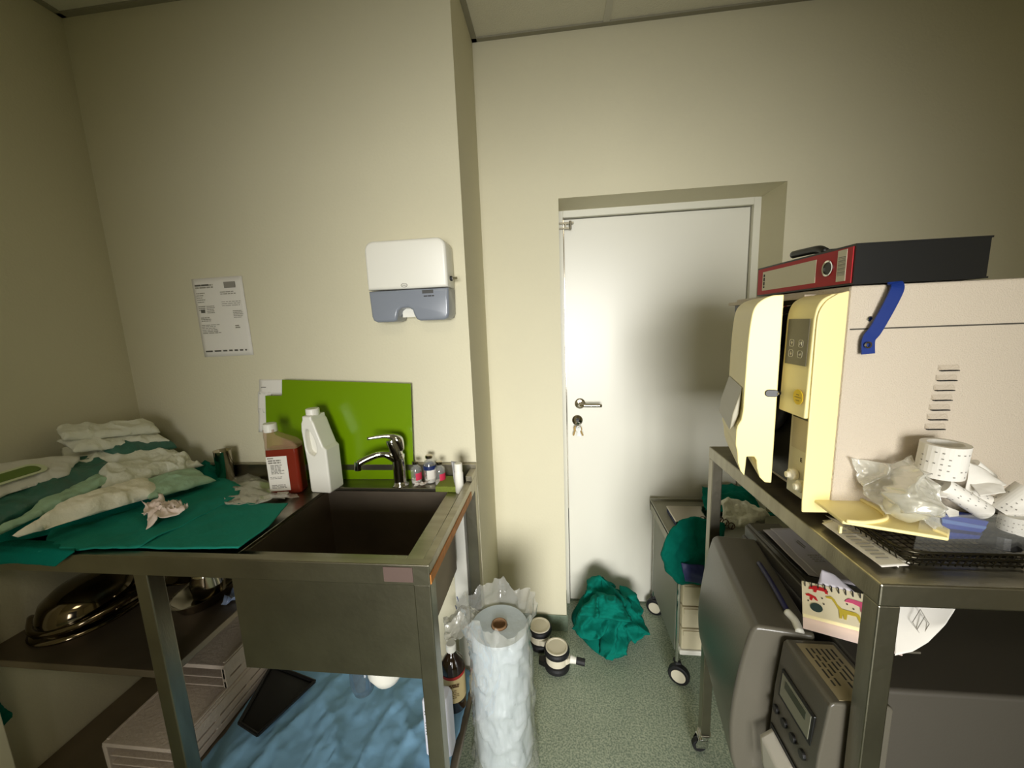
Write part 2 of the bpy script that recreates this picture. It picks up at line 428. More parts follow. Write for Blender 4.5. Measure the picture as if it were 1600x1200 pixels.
for i, (dx, rot) in enumerate(((-.012, -.35), (0, .05), (.011, .4), (.005, .2))):
    u = Vector((math.sin(rot), 0, -math.cos(rot))); s_ = Vector((math.cos(rot), 0, math.sin(rot)))
    O = kc+Vector((dx*.5, -.028-.003*i, -.026)); mb = MB()
    mb.prism([(0, -.009), (.006, -.011), (.018, -.010), (.022, -.004), (.048, -.004), (.05, 0), (.048, .004), (.022, .004), (.018, .010), (.006, .011), (0, .009)], O, u, s_, Vector((0, -.002, 0)))
    mb.build('key', M_chrome if i % 2 else mat('brass_key', (120, 100, 60), .3, 1), ky)
# ceiling lamp behind the camera and doorway trims
lamp = thing('ceiling_light', 'square recessed ceiling light panel', 'ceiling light', (-.12, -.9, ZC-.02))
MB().box((-.42, -1.2, ZC-.018), (.18, -.6, ZC-.002)).build('frame', M_white, lamp)
# doorway casing on the left wall, near the camera
struct(box('trim_3', (XL, .70, 0), (XL+.065, .772, 2.1), mat('cream_gloss_paint', (248, 242, 216), .4), bevel=.003))
# notice on wall
nt_ = thing('wall_notice', 'printed white sheet taped to the wall left of the towel dispenser', 'notice', (-1.21, YS-.002, 1.42))
U = (W(397, 556, y=YS-.002)-W(320, 558, y=YS-.002)); O = W(320, 558, y=YS-.002); O.y = YS-.002; U.normalize()
Vn = Vector((0, 0, 1)); Pw, Ph = .205, .29
Vt = (W(312, 442, y=YS-.002)-W(320, 558, y=YS-.002)).normalized(); Vt = Vector((-.01, 0, 1)).normalized(); U = Vector((1, 0, .01)).normalized()
cloth('sheet', [O+Vt*Ph, O+Vt*Ph+U*Pw], [O, O+U*Pw], M_paper, nt_, n=12, m=12, amp=.0008, ripple=0, thick=.0006, up=(0, -1, 0))
O2 = O+Vector((0, -.0022, 0))
rc = lines(.012, .262, .075, 2, .008, .005, .1, 3)+lines(.012, .235, .035, 5, .008, .0025)+lines(.012, .187, .03, 3, .007, .003)+lines(.045, .187, .035, 5, .006, .0025)+lines(.015, .145, .05, 3, .006, .003)
rc += lines(.013, .118, .075, 5, .006, .0025)+lines(.013, .088, .075, 1, .01, .003, 0, 4)+lines(.11, .235, .07, 2, .007, .003)+lines(.11, .2, .08, 3, .007, .002)+lines(.15, .165, .04, 5, .006, .0025)+lines(.15, .11, .02, 2, .007, .004)
marks('print', rc, O2, U, Vt, mat('faint_ink', (160, 156, 142), .8), nt_)
marks('heading_print', lines(.012, .262, .06, 1, .008, .006, 0, 3)+lines(.012, .018, .17, 1, .01, .006, 0, 9)+[(.02, .165, .016, .012)], O2-Vector((0,.0003,0)), U, Vt, mat('faded_black_ink', (96, 93, 84), .8), nt_)
marks('logo', [(.13, .25, .045, .022)], O2, U, Vt, M_gink, nt_)

#LEFT
# ---------------------------------------------------------------- steel sink table
TX1, TY0, TZ, DZK = -.296, .770, .965, .94
BX0, BX1, BY0, BY1, BZ = -.83, -.375, .845, 1.235, .63
tb = thing('sink_table', 'stainless steel work table with a deep built-in basin and open legs', 'sink', ((XL+TX1)/2, (TY0+YS)/2, 0))
tp = MB(); g_ = .006
X0 = XL+.006; Y1 = YS-.006
for a, b in (((X0, TY0+.02, DZK-.012), (BX0, Y1-.02, DZK)), ((BX1, TY0+.02, DZK-.012), (TX1-.02, Y1-.02, DZK)),
             ((BX0, TY0+.02, DZK-.012), (BX1, BY0, DZK)), ((BX0, BY1, DZK-.012), (BX1, Y1-.02, DZK))): tp.box(a, b)
tp.box((X0, TY0, TZ-.052), (TX1, TY0+.022, TZ)); tp.box((TX1-.022, TY0+.022, TZ-.052), (TX1, Y1-.02, TZ))
tp.box((X0, Y1-.02, TZ-.052), (TX1, Y1, 1.0)); tp.box((TX1-.022, YS-.1, TZ), (TX1, Y1-.02, .985))
tp.build('worktop', M_steel, tb, bevel=.002)
bs = MB(); t_ = .004
bs.box((BX0-t_, BY0-t_, BZ), (BX0, BY1+t_, DZK-.013)); bs.box((BX1, BY0-t_, BZ), (BX1+t_, BY1+t_, DZK-.013))
bs.box((BX0, BY0-t_, BZ), (BX1, BY0, DZK-.013)); bs.box((BX0, BY1, BZ), (BX1, BY1+t_, DZK-.013)); bs.box((BX0, BY0, BZ), (BX1, BY1, BZ+t_))
bs.build('basin', M_dsteel, tb)
MB().lathe([(.0, .0), (.038, .001), (.042, .004), (.03, .003), (.028, .002)], ((BX0+BX1)/2, 1.05, BZ+t_), n=24).build('drain', M_chrome, tb, smooth=True)
for (lx, ly) in ((TX1-.042, TY0+.004), (TX1-.042, Y1-.045), (-1.075, TY0+.004), (-1.075, Y1-.045)):
    box('leg', (lx, ly, 0), (lx+.04, ly+.04, TZ-.052), M_steel, tb, bevel=.0025)
box('basin_apron', (-.825, TY0+.028, .635), (-.342, TY0+.032, TZ-.05), M_steel, tb, bevel=.001)
box('shelf', (X0, TY0+.012, .60), (-1.04, Y1, .622), M_dsteel, tb, bevel=.002)
box('lower_shelf', (X0, TY0+.012, .15), (TX1-.03, Y1-.05, .172), M_dsteel, tb, bevel=.002)
ed = MB(); ed.box((TX1, TY0+.004, TZ-.05), (TX1+.002, YS-.12, TZ-.026))
ed.build('worn_edge_strip', M_wood, tb)
MB().box((-.405, TY0-.0015, TZ-.043), (-.335, TY0, TZ-.006)).build('tape', M_brownt, tb)
# drain fittings below the basin
tr = thing('drain_trap', 'white and smoky plastic waste trap hanging below the basin', 'pipe', (-.6, 1.0, .5))
dz = BZ-.001
MB().lathe([(.052, 0), (.052, -.11), (.036, -.14), (.024, -.15)], (-.51, .93, dz), n=20).build('flange', M_white, tr, smooth=True)
MB().lathe([(.03, 0), (.034, -.03), (.036, -.17), (.028, -.20), (.0, -.205)], (-.60, .95, dz-.01), n=20).build('trap_cup', film('smoky_cup', (80, 100, 120), .5, .4, .1), tr, smooth=True)
MB().tube(spline([(-.51, .93, dz-.10), (-.54, .95, dz-.125), (-.60, .96, dz-.12), (-.66, 1.06, dz-.12), (-.66, 1.28, dz-.12)], 6), .019, 14).build('waste_pipe', M_white, tr, smooth=True)
MB().cyl((-.42, .95, dz), (-.42, .95, dz-.03), .03, .026).build('overflow_cap', M_white, tr)
# white pipe behind the right end of the table
pp = thing('waste_pipe_cover', 'white boxed pipe standing on the floor behind the right end of the sink table', 'pipe', (-.345, 1.285, 0))
MB().box((-.40, 1.292, .0), (-.348, YS-.002, .905)).build('cover', M_white, pp, bevel=.004)

marks('tick_marks', [(0, 0, .003, .022), (-.018, -.035, .003, .018)], W(716, 940, y=1.2915), (1, 0, 0), (-.25, 0, 1), M_bluep, pp)
# faucet
fc = Vector((-.565, 1.262, DZK+.0005))
fa = thing('faucet', 'chrome single-lever mixer tap standing at the back rim of the basin', 'tap', fc)
MB().lathe([(.03, 0), (.03, .004), (.024, .008), (.0225, .02), (.0215, .10), (.022, .115), (.0, .117)], fc, n=24).build('body', M_chrome, fa, smooth=True)
MB().tube(spline([fc+Vector((0, 0, .10)), fc+Vector((-.004, -.004, .128)), fc+Vector((-.012, -.008, .160)), fc+Vector((-.014, -.008, .172))], 5), .0215, 18).build('cartridge_housing', M_chrome, fa, smooth=True)
MB().tube(spline([fc+Vector((.012, .0, .13)), fc+Vector((.008, -.002, .165)), fc+Vector((-.012, -.008, .183)), fc+Vector((-.045, -.022, .188)), fc+Vector((-.088, -.04, .186))], 5), [.012, .013, .014, .015, .016, .017, .0175, .017, .016, .014, .012, .010, .009, .008, .0075, .007, .007, .0065, .006, .006, .006], 12).build('lever', M_chrome, fa, smooth=True)
MB().tube(spline([fc+Vector((-.005, -.005, .095)), fc+Vector((-.03, -.015, .118)), fc+Vector((-.06, -.028, .124)), fc+Vector((-.10, -.045, .112)), fc+Vector((-.122, -.055, .10))], 5), [.014]*6+[.012]*15, 14).build('spout', M_chrome, fa, smooth=True)
MB().cyl(fc+Vector((-.122, -.055, .108)), fc+Vector((-.124, -.056, .078)), .0125).build('aerator', M_chrome, fa, smooth=False)
# green splash panels
gy = YS-.003
P = lambda x, y: (W(x, y, y=gy).x, W(x, y, y=gy).z)
a = tag(cprism('splash_panel', [[P(446, 745), P(447, 592), P(645, 598), P(650, 745)]], .004, (0, YS-.0215, 0), (1, 0, 0), (0, 0, 1), M_green), 'large lime green panel leaning on the wall behind the tap', 'panel', )
a = tag(cprism('splash_panel', [[P(424, 745), P(420, 617), P(446.5, 617), P(530, 621), P(533, 745)]], .003, (0, YS-.0185, 0), (1, 0, 0), (0, 0, 1), M_green), 'smaller lime green strip standing behind the large green panel, sticking out on its left', 'panel')
for o_ in (a,): pass
pz = thing('folded_papers', 'pale printed papers stuck on the wall left of the lime green panel', 'papers', (-1.09, YS-.004, 1.1))
for i, (x0, y0, x1, y1) in enumerate(((405, 593, 446, 616), (403, 612, 424, 645), (404, 638, 424, 675))):
    q = [W(x0, y0, y=YS-.004), W(x1, y0, y=YS-.004), W(x1, y1, y=YS-.004), W(x0, y1, y=YS-.004)]
    cloth('sheet', [q[0], q[1]], [q[3], q[2]], M_paper, pz, n=6, m=6, amp=.0006, ripple=0, thick=.0006, up=(0, -1, 0))
marks('print', [(0, 0, .02, .003), (.004, -.10, .02, .0025)], W(408, 606, y=YS-.0055), (1,0,0), (0,0,1), M_gink, pz)

# towel dispenser
ty = YS-.002; tdp = .095
dp = thing('towel_dispenser', 'white and grey paper towel dispenser mounted on the wall above the sink', 'dispenser', (-.515, ty, 1.53))
q0 = W(577, 504, y=ty-tdp); q1 = W(694, 371, y=ty-tdp)
x0, x1, z0, z1 = W(573, 440, y=ty-tdp).x, W(699, 440, y=ty-tdp).x, W(635, 502, y=ty-tdp).z, W(635, 373, y=ty-tdp).z
zm = z0+(z1-z0)*.40
Uo = rrect(x0, zm, x1, z1, .022, 6); Uo = [p for p in Uo if p[1] > zm+.0221] ; Uo = [(x0+.001, zm), (x1-.001, zm)]+Uo
cprism('cover', [[(x0, zm+.0015), (x1, zm+.0015)]+[p for p in rrect(x0, zm, x1, z1, .03, 8) if p[1] > zm+.04]], tdp, (0, ty, 0), (1, 0, 0), (0, 0, 1), M_white, dp, bevel=.010, smooth=True)
cx_ = (x0+x1)/2-.012
lo = [(x1, zm-.0015), (x0, zm-.0015), (x0+.003, z0+.02), (x0+.008, z0+.006), (x0+.02, z0)]
lo += [(cx_-.045, z0), (cx_-.034, z0+.005), (cx_-.03, z0+.022), (cx_-.026, z0+.035), (cx_-.014, z0+.043), (cx_+.008, z0+.044), (cx_+.022, z0+.036), (cx_+.026, z0+.02), (cx_+.034, z0+.005), (cx_+.045, z0)]
lo += [(x1-.02, z0), (x1-.008, z0+.006), (x1-.003, z0+.02)]
cprism('tray', [lo], tdp-.004, (0, ty, 0), (1, 0, 0), (0, 0, 1), M_dispgrey, dp, bevel=.009, smooth=True)
MB().box((cx_-.028, ty-.05, z0+.014), (cx_+.024, ty-.012, z0+.06)).build('paper_towels', M_white, dp)
cprism('logo', [[(.011*math.cos(t), .0065*math.sin(t)) for t in [i*math.pi/10 for i in range(20)]], [(.009*math.cos(t), .0048*math.sin(t)) for t in [i*math.pi/10 for i in range(20)]]], .001, (cx_+.003, ty-tdp+.0002, zm+.012), (1, 0, 0), (0, 0, 1), M_gink, dp)
marks('logo_mark', [(-.005, -.002, .002, .004), (-.001, -.002, .0025, .004), (.003, -.002, .002, .004)], (cx_+.003, ty-tdp-.0002, zm+.012), (1,0,0), (0,0,1), M_gink, dp)
MB().box((x1-.087, ty-tdp+.0030, zm-.017), (x1-.050, ty-tdp+.0045, zm-.006)).build('sticker', mat('dark_sticker', (66, 66, 64), .5), dp)
marks('sticker_print', lines(x1-.083, zm-.027, .035, 1, .005, .0035, 0, 4), (0, ty-tdp+.0038, 0), (1,0,0), (0,0,1), M_ink, dp)
MB().cyl((x1-.001, ty-.055, zm+.03), (x1+.006, ty-.055, zm+.03), .008).build('lock', M_rubber, dp)
MB().box((x1+.006, ty-.058, zm+.026), (x1+.024, ty-.056, zm+.034)).build('key', M_chrome, dp)

# bottles on the deck
Zd = DZK+.0005
def frame(yaw): return Vector((math.cos(yaw), math.sin(yaw), 0)), Vector((-math.sin(yaw), math.cos(yaw), 0))
# orange-red disinfectant bottle
b0 = Vector((-.968, 1.205, Zd)); U_, V_2 = frame(math.radians(12))
bt = thing('disinfectant_bottle', 'square clear bottle of orange-red liquid with white cap beside the sink', 'bottle', b0)
def sqb(name, prof, O, U, V, mtl, par, wy=.7, smooth=True, offx=0, seg=5):
    """rounded rectangular bottle; prof = (half width, height, x shift)"""
    vs = []; fs = []; n = None
    for pr in prof:
        hw, h_ = pr[0], pr[1]; sh = pr[2] if len(pr) > 2 else 0; hy = pr[3] if len(pr) > 3 else hw*wy
        r = min(hw, hy)*(.999 if len(pr) > 4 else .35); loop = rrect(-hw, -hy, hw, hy, r, seg); n = len(loop)
        vs += [O+U*(p[0]+sh)+V*p[1]+Vector((0, 0, h_)) for p in loop]
    for j in range(len(prof)-1):
        for i in range(n): fs.append((j*n+i, j*n+(i+1) % n, (j+1)*n+(i+1) % n, (j+1)*n+i))
    fs += [tuple(range(n))[::-1], tuple(range((len(prof)-1)*n, len(prof)*n))]
    return link(name, vs, fs, mtl, par, smooth=False, bevel=0)
sqb('liquid', [(.050, 0, .012), (.054, .004, .012), (.054, .150, .012), (.053, .162, .012)], b0, U_, V_2, M_amber, bt, .55)
sqb('bottle_shell', [(.0535, .1625, .012), (.054, .172, .012, .030), (.045, .190, .004, .028), (.028, .206, -.016, .024), (.021, .214, -.024, .021), (.019, .219, -.026, .019), (.019, .232, -.026, .019)], b0, U_, V_2, M_flush, bt, .55)
MB().lathe([(.0225, .0), (.023, .002), (.0225, .026), (.020, .029), (0, .029)], b0-U_*.026+Vector((0, 0, .222)), n=24).build('cap', M_white, bt, smooth=False)
fO = b0-V_2*.0300-U_*.038+Vector((0, 0, .014))
MB().prism([(0, 0), (.068, 0), (.068, .125), (0, .125)], fO, U_, Vector((0, 0, 1)), -V_2*.0012).build('label', M_paper, bt)
marks('label_print', lines(.006, .108, .045, 2, .008, .005, .1, 4)+lines(.012, .092, .045, 7, .005, .0028)+lines(.006, .05, .045, 2, .005, .002)+lines(.008, .02, .05, 3, .005, .0025, .2, 3)+[(.004, .117, .02, .004)], fO-V_2*.0014, U_, Vector((0, 0, 1)), M_gink, bt)
# white jug
j0 = Vector((-.825, 1.225, Zd)); U_, V_2 = frame(math.radians(-6)); jd = .074
jg = thing('handled_jug', 'tall white plastic jug with a built-in handle standing behind the basin corner', 'bottle', j0)
outl = [(-.036, 0), (.046, 0), (.052, .006), (.052, .158), (.040, .168), (.022, .215), (.008, .255), (.002, .262), (.000, .275), (-.040, .275), (-.042, .262), (-.049, .25), (-.052, .225), (-.048, .17), (-.042, .10), (-.041, .006)]
outl = [((u-.002)*.86, v) for u, v in outl]
hole = [(-.030, .150), (-.012, .136), (.002, .146), (.006, .172), (-.002, .202), (-.016, .226), (-.030, .226), (-.0345, .205), (-.0335, .18)]
hole = [(p.x, p.y) for p in spline([(u, v, 0) for u, v in hole], 4, True)]
cprism('jug_body', [outl, hole], jd, j0+V_2*jd/2, U_, (0, 0, 1), M_white, jg, bevel=.006, smooth=False)
MB().lathe([(.0215, 0), (.0225, .002), (.0225, .022), (.021, .024), (0, .024)], j0+U_*-.021+Vector((0, 0, .272)), n=24).build('cap', M_white, jg)
MB().prism([(-.045, .12), (.0, .12), (.0, .235), (-.042, .235)], j0-V_2*.012, U_, (0, 0, 1), V_2*.03).build('grip_recess', M_white, jg)
lf = j0-U_*.0435-V_2*-.03+Vector((0, 0, .01))
MB().prism([(0, 0), (.056, 0), (.056, .135), (0, .135)], lf, -V_2, Vector((.04, 0, 1)).normalized()*1.0, -U_*.0012).build('label', mat('grey_label', (186, 184, 172), .6), jg)
marks('label_print', lines(.008, .04, .04, 4, .007, .004, .3, 4)+[(.008, .09, .04, .006), (.01, .11, .044, .009)], lf-U_*.0014, -V_2, Vector((.04, 0, 1)), M_ink, jg)
# vials
vlab = [((-.512, 1.283), 1.0, M_pinkl, 'small glass vial with pink label right beside the tap base'),
        ((-.462, 1.290), 1.38, M_navy, 'taller glass vial with dark blue band between the two pink-labelled vials'),
        ((-.420, 1.272), 1.05, M_pinkl, 'small glass vial with pink label next to the green sponge')]
for (vx, vy), s_, lm, lb in vlab:
    O = Vector((vx, vy, Zd)); r = .0195 if s_ < 1.2 else .022; hh = .052*s_
    v_ = thing('glass_vial', lb, 'vial', O, 'glass vials behind the basin')
    MB().lathe([(r*.9, 0), (r, .003), (r, hh), (r*.85, hh+.008), (r*.45, hh+.013), (r*.42, hh+.02)], O, n=22).build('vial_body', M_glass, v_, smooth=True)
    MB().lathe([(r*.58, 0), (r*.6, .002), (r*.6, .009), (r*.5, .011), (0, .011)], O+Vector((0, 0, hh+.0201)), n=20).build('cap', M_shinysteel, v_)
    MB().lathe([(r*.86, .003), (r*.86, hh*.25)], O, n=20).build('contents', M_paper, v_)
    lb_ = MB(); n = 10
    for (a0, a1, z0_, z1_) in (((-100, 60, hh*.25, hh*.8) if s_ > 1.2 else (-75, 10, hh*.3, hh*.8)),):
        vs = []
        for k in range(n+1):
            t = math.radians(a0+(a1-a0)*k/n)
            for zz in (z0_, z1_): vs.append(O+Vector((math.cos(t)*(r+.0006), math.sin(t)*(r+.0006), zz)))
        lb_.add(vs, [(2*k, 2*k+2, 2*k+3, 2*k+1) for k in range(n)])
    lb_.build('label', M_paper if s_ > 1.2 else lm, v_, solid=.0004)
    if s_ > 1.2:
        MB().lathe([(r+.0012, hh*.72), (r+.0012, hh*.92)], O, n=22, caps=False).build('band', M_navy, v_, smooth=True)
cr = thing('paper_scrap', 'crumpled white scrap of paper lying in front of the vials', 'paper', (-.487, 1.252, Zd))
cloth('scrap', [(-.505, 1.262, Zd+.004), (-.455, 1.268, Zd+.012)], [(-.508, 1.246, Zd+.003), (-.46, 1.246, Zd+.008)], M_paper, cr, n=16, m=10, amp=.006, fold=.006, fs=50, seed=4, thick=.001, floorz=Zd+.001)
_sp = [W(680, 769, z=Zd), W(719, 770, z=Zd), W(719, 752, z=Zd), W(694, 751, z=Zd)]
tag(MB().hexa(_sp+[p+Vector((.001, .002, .02)) for p in _sp]).build('sponge', M_sponge, bevel=.003), 'olive green sponge lying on the right back corner of the basin', 'sponge')
tt = Vector((-.332, 1.205, Zd)); tu = thing('squeeze_tube', 'upright white plastic tube standing at the right rim of the sink', 'tube', tt)
MB().lathe([(.013, 0), (.0145, .004), (.0145, .07), (.012, .078)], tt, n=18).build('tube_body', M_white, tu)
MB().lathe([(.0135, 0), (.0135, .024), (.012, .026), (0, .026)], tt+Vector((0, 0, .0781)), n=18).build('cap', M_white, tu)
tp2 = tag(cloth('torn_wrapper', [W(705, 720, y=1.22), W(716, 722, y=1.23)], [W(711, 762, y=1.215), W(719, 762, y=1.225)], mat('grey_foil', (150, 150, 148), .35, .3), n=8, m=14, amp=.003, seed=6, thick=.0008, up=(0,-1,0), ripple=.002), 'crumpled grey foil wrapper leaning on the white tube', 'wrapper')
# steel cup at the back wall
cpz = Vector((-1.262, 1.27, Zd))
cp = tag(MB().lathe([(.026, 0), (.028, .002), (.0285, .128), (.030, .130), (.0275, .129), (.0265, .006), (0, .005)], cpz, n=28).build('steel_beaker', M_shinysteel, smooth=True), 'narrow shiny steel beaker standing against the wall by the green cloth', 'beaker')

# green and white sterile pouches and sheets on the left of the worktop
Z1 = TZ+.001
tl = tag(cloth('teal_sheet', [W(240, 792, z=Z1), W(345, 786, z=Z1), W(450, 787, z=Z1)], [W(205, 856, z=Z1+.002), W(290, 858, z=Z1+.002), W(372, 856, z=Z1+.002)], M_teal2, right=[W(450, 787, z=Z1), W(420, 822, z=Z1), W(372, 856, z=Z1+.002)], n=50, m=30, amp=.002, ripple=.001, thick=.003, seed=2), 'flat teal wrapping sheet lying on the worktop left of the basin', 'cloth')
tag(cloth('teal_sheet', [W(100, 800, z=Z1+.006), W(260, 770, z=Z1+.006), W(350, 745, z=Z1+.002)], [W(60, 862, z=Z1+.006), W(215, 856, z=Z1+.006), W(372, 775, z=Z1+.004)], M_teal2, n=50, m=30, amp=.006, ripple=.003, thick=.003, seed=5, right=[W(350, 745, z=Z1+.002), W(378, 760, z=Z1+.002), W(372, 775, z=Z1+.004)]), 'rumpled teal sheet under the white pouches, reaching towards the steel beaker', 'cloth')
hang = [[W(-30, 835, z=Z1+.004), W(60, 845, z=Z1+.004), W(122, 850, z=Z1+.004)], [W(-30, 862, y=TY0-.006), W(60, 866, y=TY0-.006), W(116, 862, y=TY0-.006)]]
tag(cloth('teal_cloth', hang[0], [W(-40, 884, y=TY0-.012), W(30, 880, y=TY0-.012), W(88, 885, y=TY0-.012)], M_teal, left=[hang[0][0], hang[1][0], W(-40, 884, y=TY0-.012)], right=[hang[0][2], hang[1][2], W(88, 885, y=TY0-.012)], n=50, m=24, amp=.002, ripple=.002, seed=7, thick=.003), 'dark teal cloth hanging over the front edge of the worktop at far left', 'cloth')
def PW(a, b, z):
    r = R @ Vector((a-800, b-600, F)); r = r/r.y; sl = .40     # the heap climbs towards the left wall
    y = (z-1.25*sl-H)/(r.z+sl*r.x); p = Vector((r.x*y, y, H+r.z*y))
    if p.x > -1.25: p = W(a, b, z=z)
    if p.x < XL+.025: p = W(a, b, x=XL+.025)
    if p.y > Y1-.05: p = W(a, b, y=Y1-.05)
    return p
def pch(name, c, h, mtl, label, cat='pouch', amp=.008, fold=.010, fs=12, seed=1, parent=None, **k):
    """puffy folded pouch through 4 measured corners (px,py,z): TL TR BR BL"""
    q = [PW(a, b, z) for a, b, z in c]
    o = cloth(name, [q[0], q[0].lerp(q[1], .5)+Vector((0, 0, 0)), q[1]], [q[3], q[3].lerp(q[2], .5), q[2]], mtl, parent, n=56, m=36, amp=amp, fold=fold, fs=fs, seed=seed, bulge=h, ripple=.008, closed=True, **k)
    if label: tag(o, label, cat, 'sterile pouches heaped on the worktop')
    return o
Zp = Z1+.012
heap('folded_cloths', [(XL+.02, .80, Z1), (-1.50, .79, Z1), (-1.36, .92, Z1), (-1.30, 1.1, Z1), (-1.32, 1.27, Z1), (-1.5, 1.3, Z1), (XL+.02, 1.3, Z1)], (XL+.04, 1.1, Z1+.125), M_teal, seed=14, amp=.006, fold=.004, rings=20, n=60, pw=1.2)
tag(bpy.data.objects['folded_cloths'], 'dark teal cloths bunched up under the pouches along the left wall', 'cloth')
# back stack in the corner
pch('sterile_pouch', [(92, 700, Zp), (262, 705, Zp), (300, 722, Zp), (110, 738, Zp)], .028, M_offw, 'grey-white pouch at the bottom of the stack in the corner', seed=11)
pch('sterile_pouch', [(100, 690, Zp+.035), (250, 684, Zp+.035), (278, 700, Zp+.03), (190, 716, Zp+.03)], .030, M_deepgreen, 'dark green see-through pouch in the middle of the corner stack', seed=12)
pch('sterile_pouch', [(88, 690, Zp+.062), (245, 678, Zp+.062), (266, 690, Zp+.055), (118, 708, Zp+.055)], .018, M_offw, 'creased pale pouch with a turned corner near the top of the corner stack', seed=13, amp=.012)
pch('sterile_pouch', [(86, 672, Zp+.088), (240, 662, Zp+.088), (252, 676, Zp+.085), (95, 690, Zp+.085)], .022, M_offw, 'topmost pale pouch of the stack in the wall corner', seed=14, amp=.008)
# left pouches
pch('sterile_pouch', [(-40, 748, Zp), (170, 715, Zp), (182, 742, Zp), (-40, 838, Zp)], .030, M_deepgreen, 'long green see-through pouch below the one with the green window', seed=15, fold=.006)
lp = thing('labelled_pouch', 'white paper pouch with an oval green window lying at far left', 'pouch', PW(60, 745, Zp+.04), 'sterile pouches heaped on the worktop')
pch('pouch_body', [(-40, 730, Zp+.042), (128, 712, Zp+.042), (108, 742, Zp+.036), (-40, 790, Zp+.036)], .014, mat('pouch_white', (214, 212, 200), .6, bump=.15, bscale=30), None, seed=16, amp=.002, fold=.002, parent=lp)
oc = PW(20, 742, Zp+.060); e1 = (PW(50, 733, Zp+.060)-oc); e2 = PW(24, 730, Zp+.060)-oc; e2 = (e2-e1*e2.dot(e1)/e1.dot(e1))
cprism('window', [rrect(-.055, -.018, .055, .018, .016)], .002, oc, e1, e2, mat('olive_window', (96, 122, 48), .4), lp)
cprism('window_rim', [rrect(-.068, -.028, .068, .028, .024), rrect(-.056, -.019, .056, .019, .016)], .001, oc, e1, e2, mat('rim_pale', (206, 214, 176), .5), lp)
pch('sterile_pouch', [(60, 790, Zp+.012), (172, 735, Zp+.014), (180, 752, Zp+.01), (-20, 845, Zp+.008)], .016, M_greenfilm, 'pale green narrow pouch edge running diagonally across the left of the heap', seed=17, fold=.010)
# middle and front pouches
pch('sterile_pouch', [(150, 742, Zp+.01), (275, 712, Zp+.008), (318, 728, Zp+.004), (160, 770, Zp+.008)], .022, M_offw, 'grey-white crinkled pouch in front of the corner stack', seed=18, amp=.012)
pch('sterile_pouch', [(105, 800, Zp+.008), (232, 752, Zp+.01), (255, 772, Zp+.008), (20, 842, Zp+.006)], .034, mat('warm_pouch', (236, 230, 206), .6, bump=.6, bscale=30), 'bright white bulging pouch at the front of the heap', seed=19, amp=.010, fold=.008, fs=7)
pch('sterile_pouch', [(205, 758, Zp+.014), (300, 732, Zp+.010), (338, 752, Zp+.006), (232, 782, Zp+.012)], .016, M_greenfilm, 'mint green flat pouch reaching right towards the beaker', seed=20, amp=.004, fold=.004)
pch('sterile_pouch', [(250, 722, Zp+.004), (300, 718, Zp+.004), (292, 738, Zp+.004), (262, 742, Zp+.004)], .03, M_offw, 'small crumpled pouch end poking up beside the mint pouch', seed=21, amp=.014)
heap('teal_bundle', [W(296, 735, z=Z1), W(320, 722, z=Z1), W(346, 730, z=Z1), W(344, 755, z=Z1), W(315, 758, z=Z1)], W(322, 728, z=Z1+.035)+Vector((0,0,0)), M_teal, seed=4, amp=.01, fold=.014, fs=22, rings=16, n=60)
tag(bpy.data.objects['teal_bundle'], 'small crumpled dark teal cloth next to the steel beaker', 'cloth')
tq = [W(218, 790, z=Zp+.02), W(256, 778, z=Zp+.02), W(300, 800, z=Zp+.004), W(232, 822, z=Zp+.002)]
tag(cloth('tissue', [tq[0], tq[1]], [tq[3], tq[2]], M_pink, n=40, m=30, amp=.016, fold=.018, fs=26, seed=31, thick=.0015, ripple=.018, floorz=Z1+.005), 'crumpled pinkish white tissue lying on the teal sheet', 'tissue')
# clear bag with blister in front of the orange bottle
cbg = thing('clear_bag', 'flat clear plastic bag with a small white slip lying in front of the orange bottle', 'bag', W(395, 775, z=Zd))
cloth('bag_film', [W(345, 752, z=Zd+.004), W(385, 738, z=Zd+.018), W(402, 745, z=Zd+.006)], [W(352, 790, z=Zd+.03), W(410, 786, z=Zd+.028), W(470, 776, z=Zd+.004)], M_bag2, cbg, n=40, m=26, amp=.010, fold=.008, fs=20, seed=9, thick=.0006, floorz=Zd+.002, ripple=.006)
cloth('slip', [W(434, 767, z=Zd+.010), W(452, 768, z=Zd+.010)], [W(427, 779, z=Zd+.010), W(445, 780, z=Zd+.010)], M_paper, cbg, n=8, m=6, amp=.002, thick=.0008)
cloth('paper_strip', [W(396, 777, z=Zd+.012), W(428, 772, z=Zd+.012)], [W(397, 782, z=Zd+.012), W(430, 777, z=Zd+.012)], M_paper, cbg, n=8, m=4, amp=.002, thick=.0008)

# ---- shelf: bedpans and small items
Zs = .6225
bp_ = thing('steel_bedpan', 'shiny steel bedpan lying rim down on the shelf by the left wall', 'bedpan', (-1.52, 1.0, Zs))
MB().lathe([(.125, 0), (.128, .006), (.118, .012), (.105, .02), (.112, .05), (.100, .085), (.075, .108), (.04, .12), (0, .124)], (-1.525, .985, Zs), n=40, sx=1.0, sy=1.25).build('pan', mat('dark_polished_steel', (120, 108, 88), .1, 1), bp_, smooth=True)
MB().tube(spline([(-1.645, .90, Zs+.03), (-1.56, .85, Zs+.022), (-1.45, .87, Zs+.035), (-1.385, .96, Zs+.055), (-1.375, 1.06, Zs+.07), (-1.42, 1.1, Zs+.10)], 6), .010, 10).build('rim', MATS['dark_polished_steel'], bp_, smooth=True)
kd = thing('kidney_dish', 'steel kidney dish on the shelf behind the table leg', 'dish', (-1.17, 1.05, Zs))
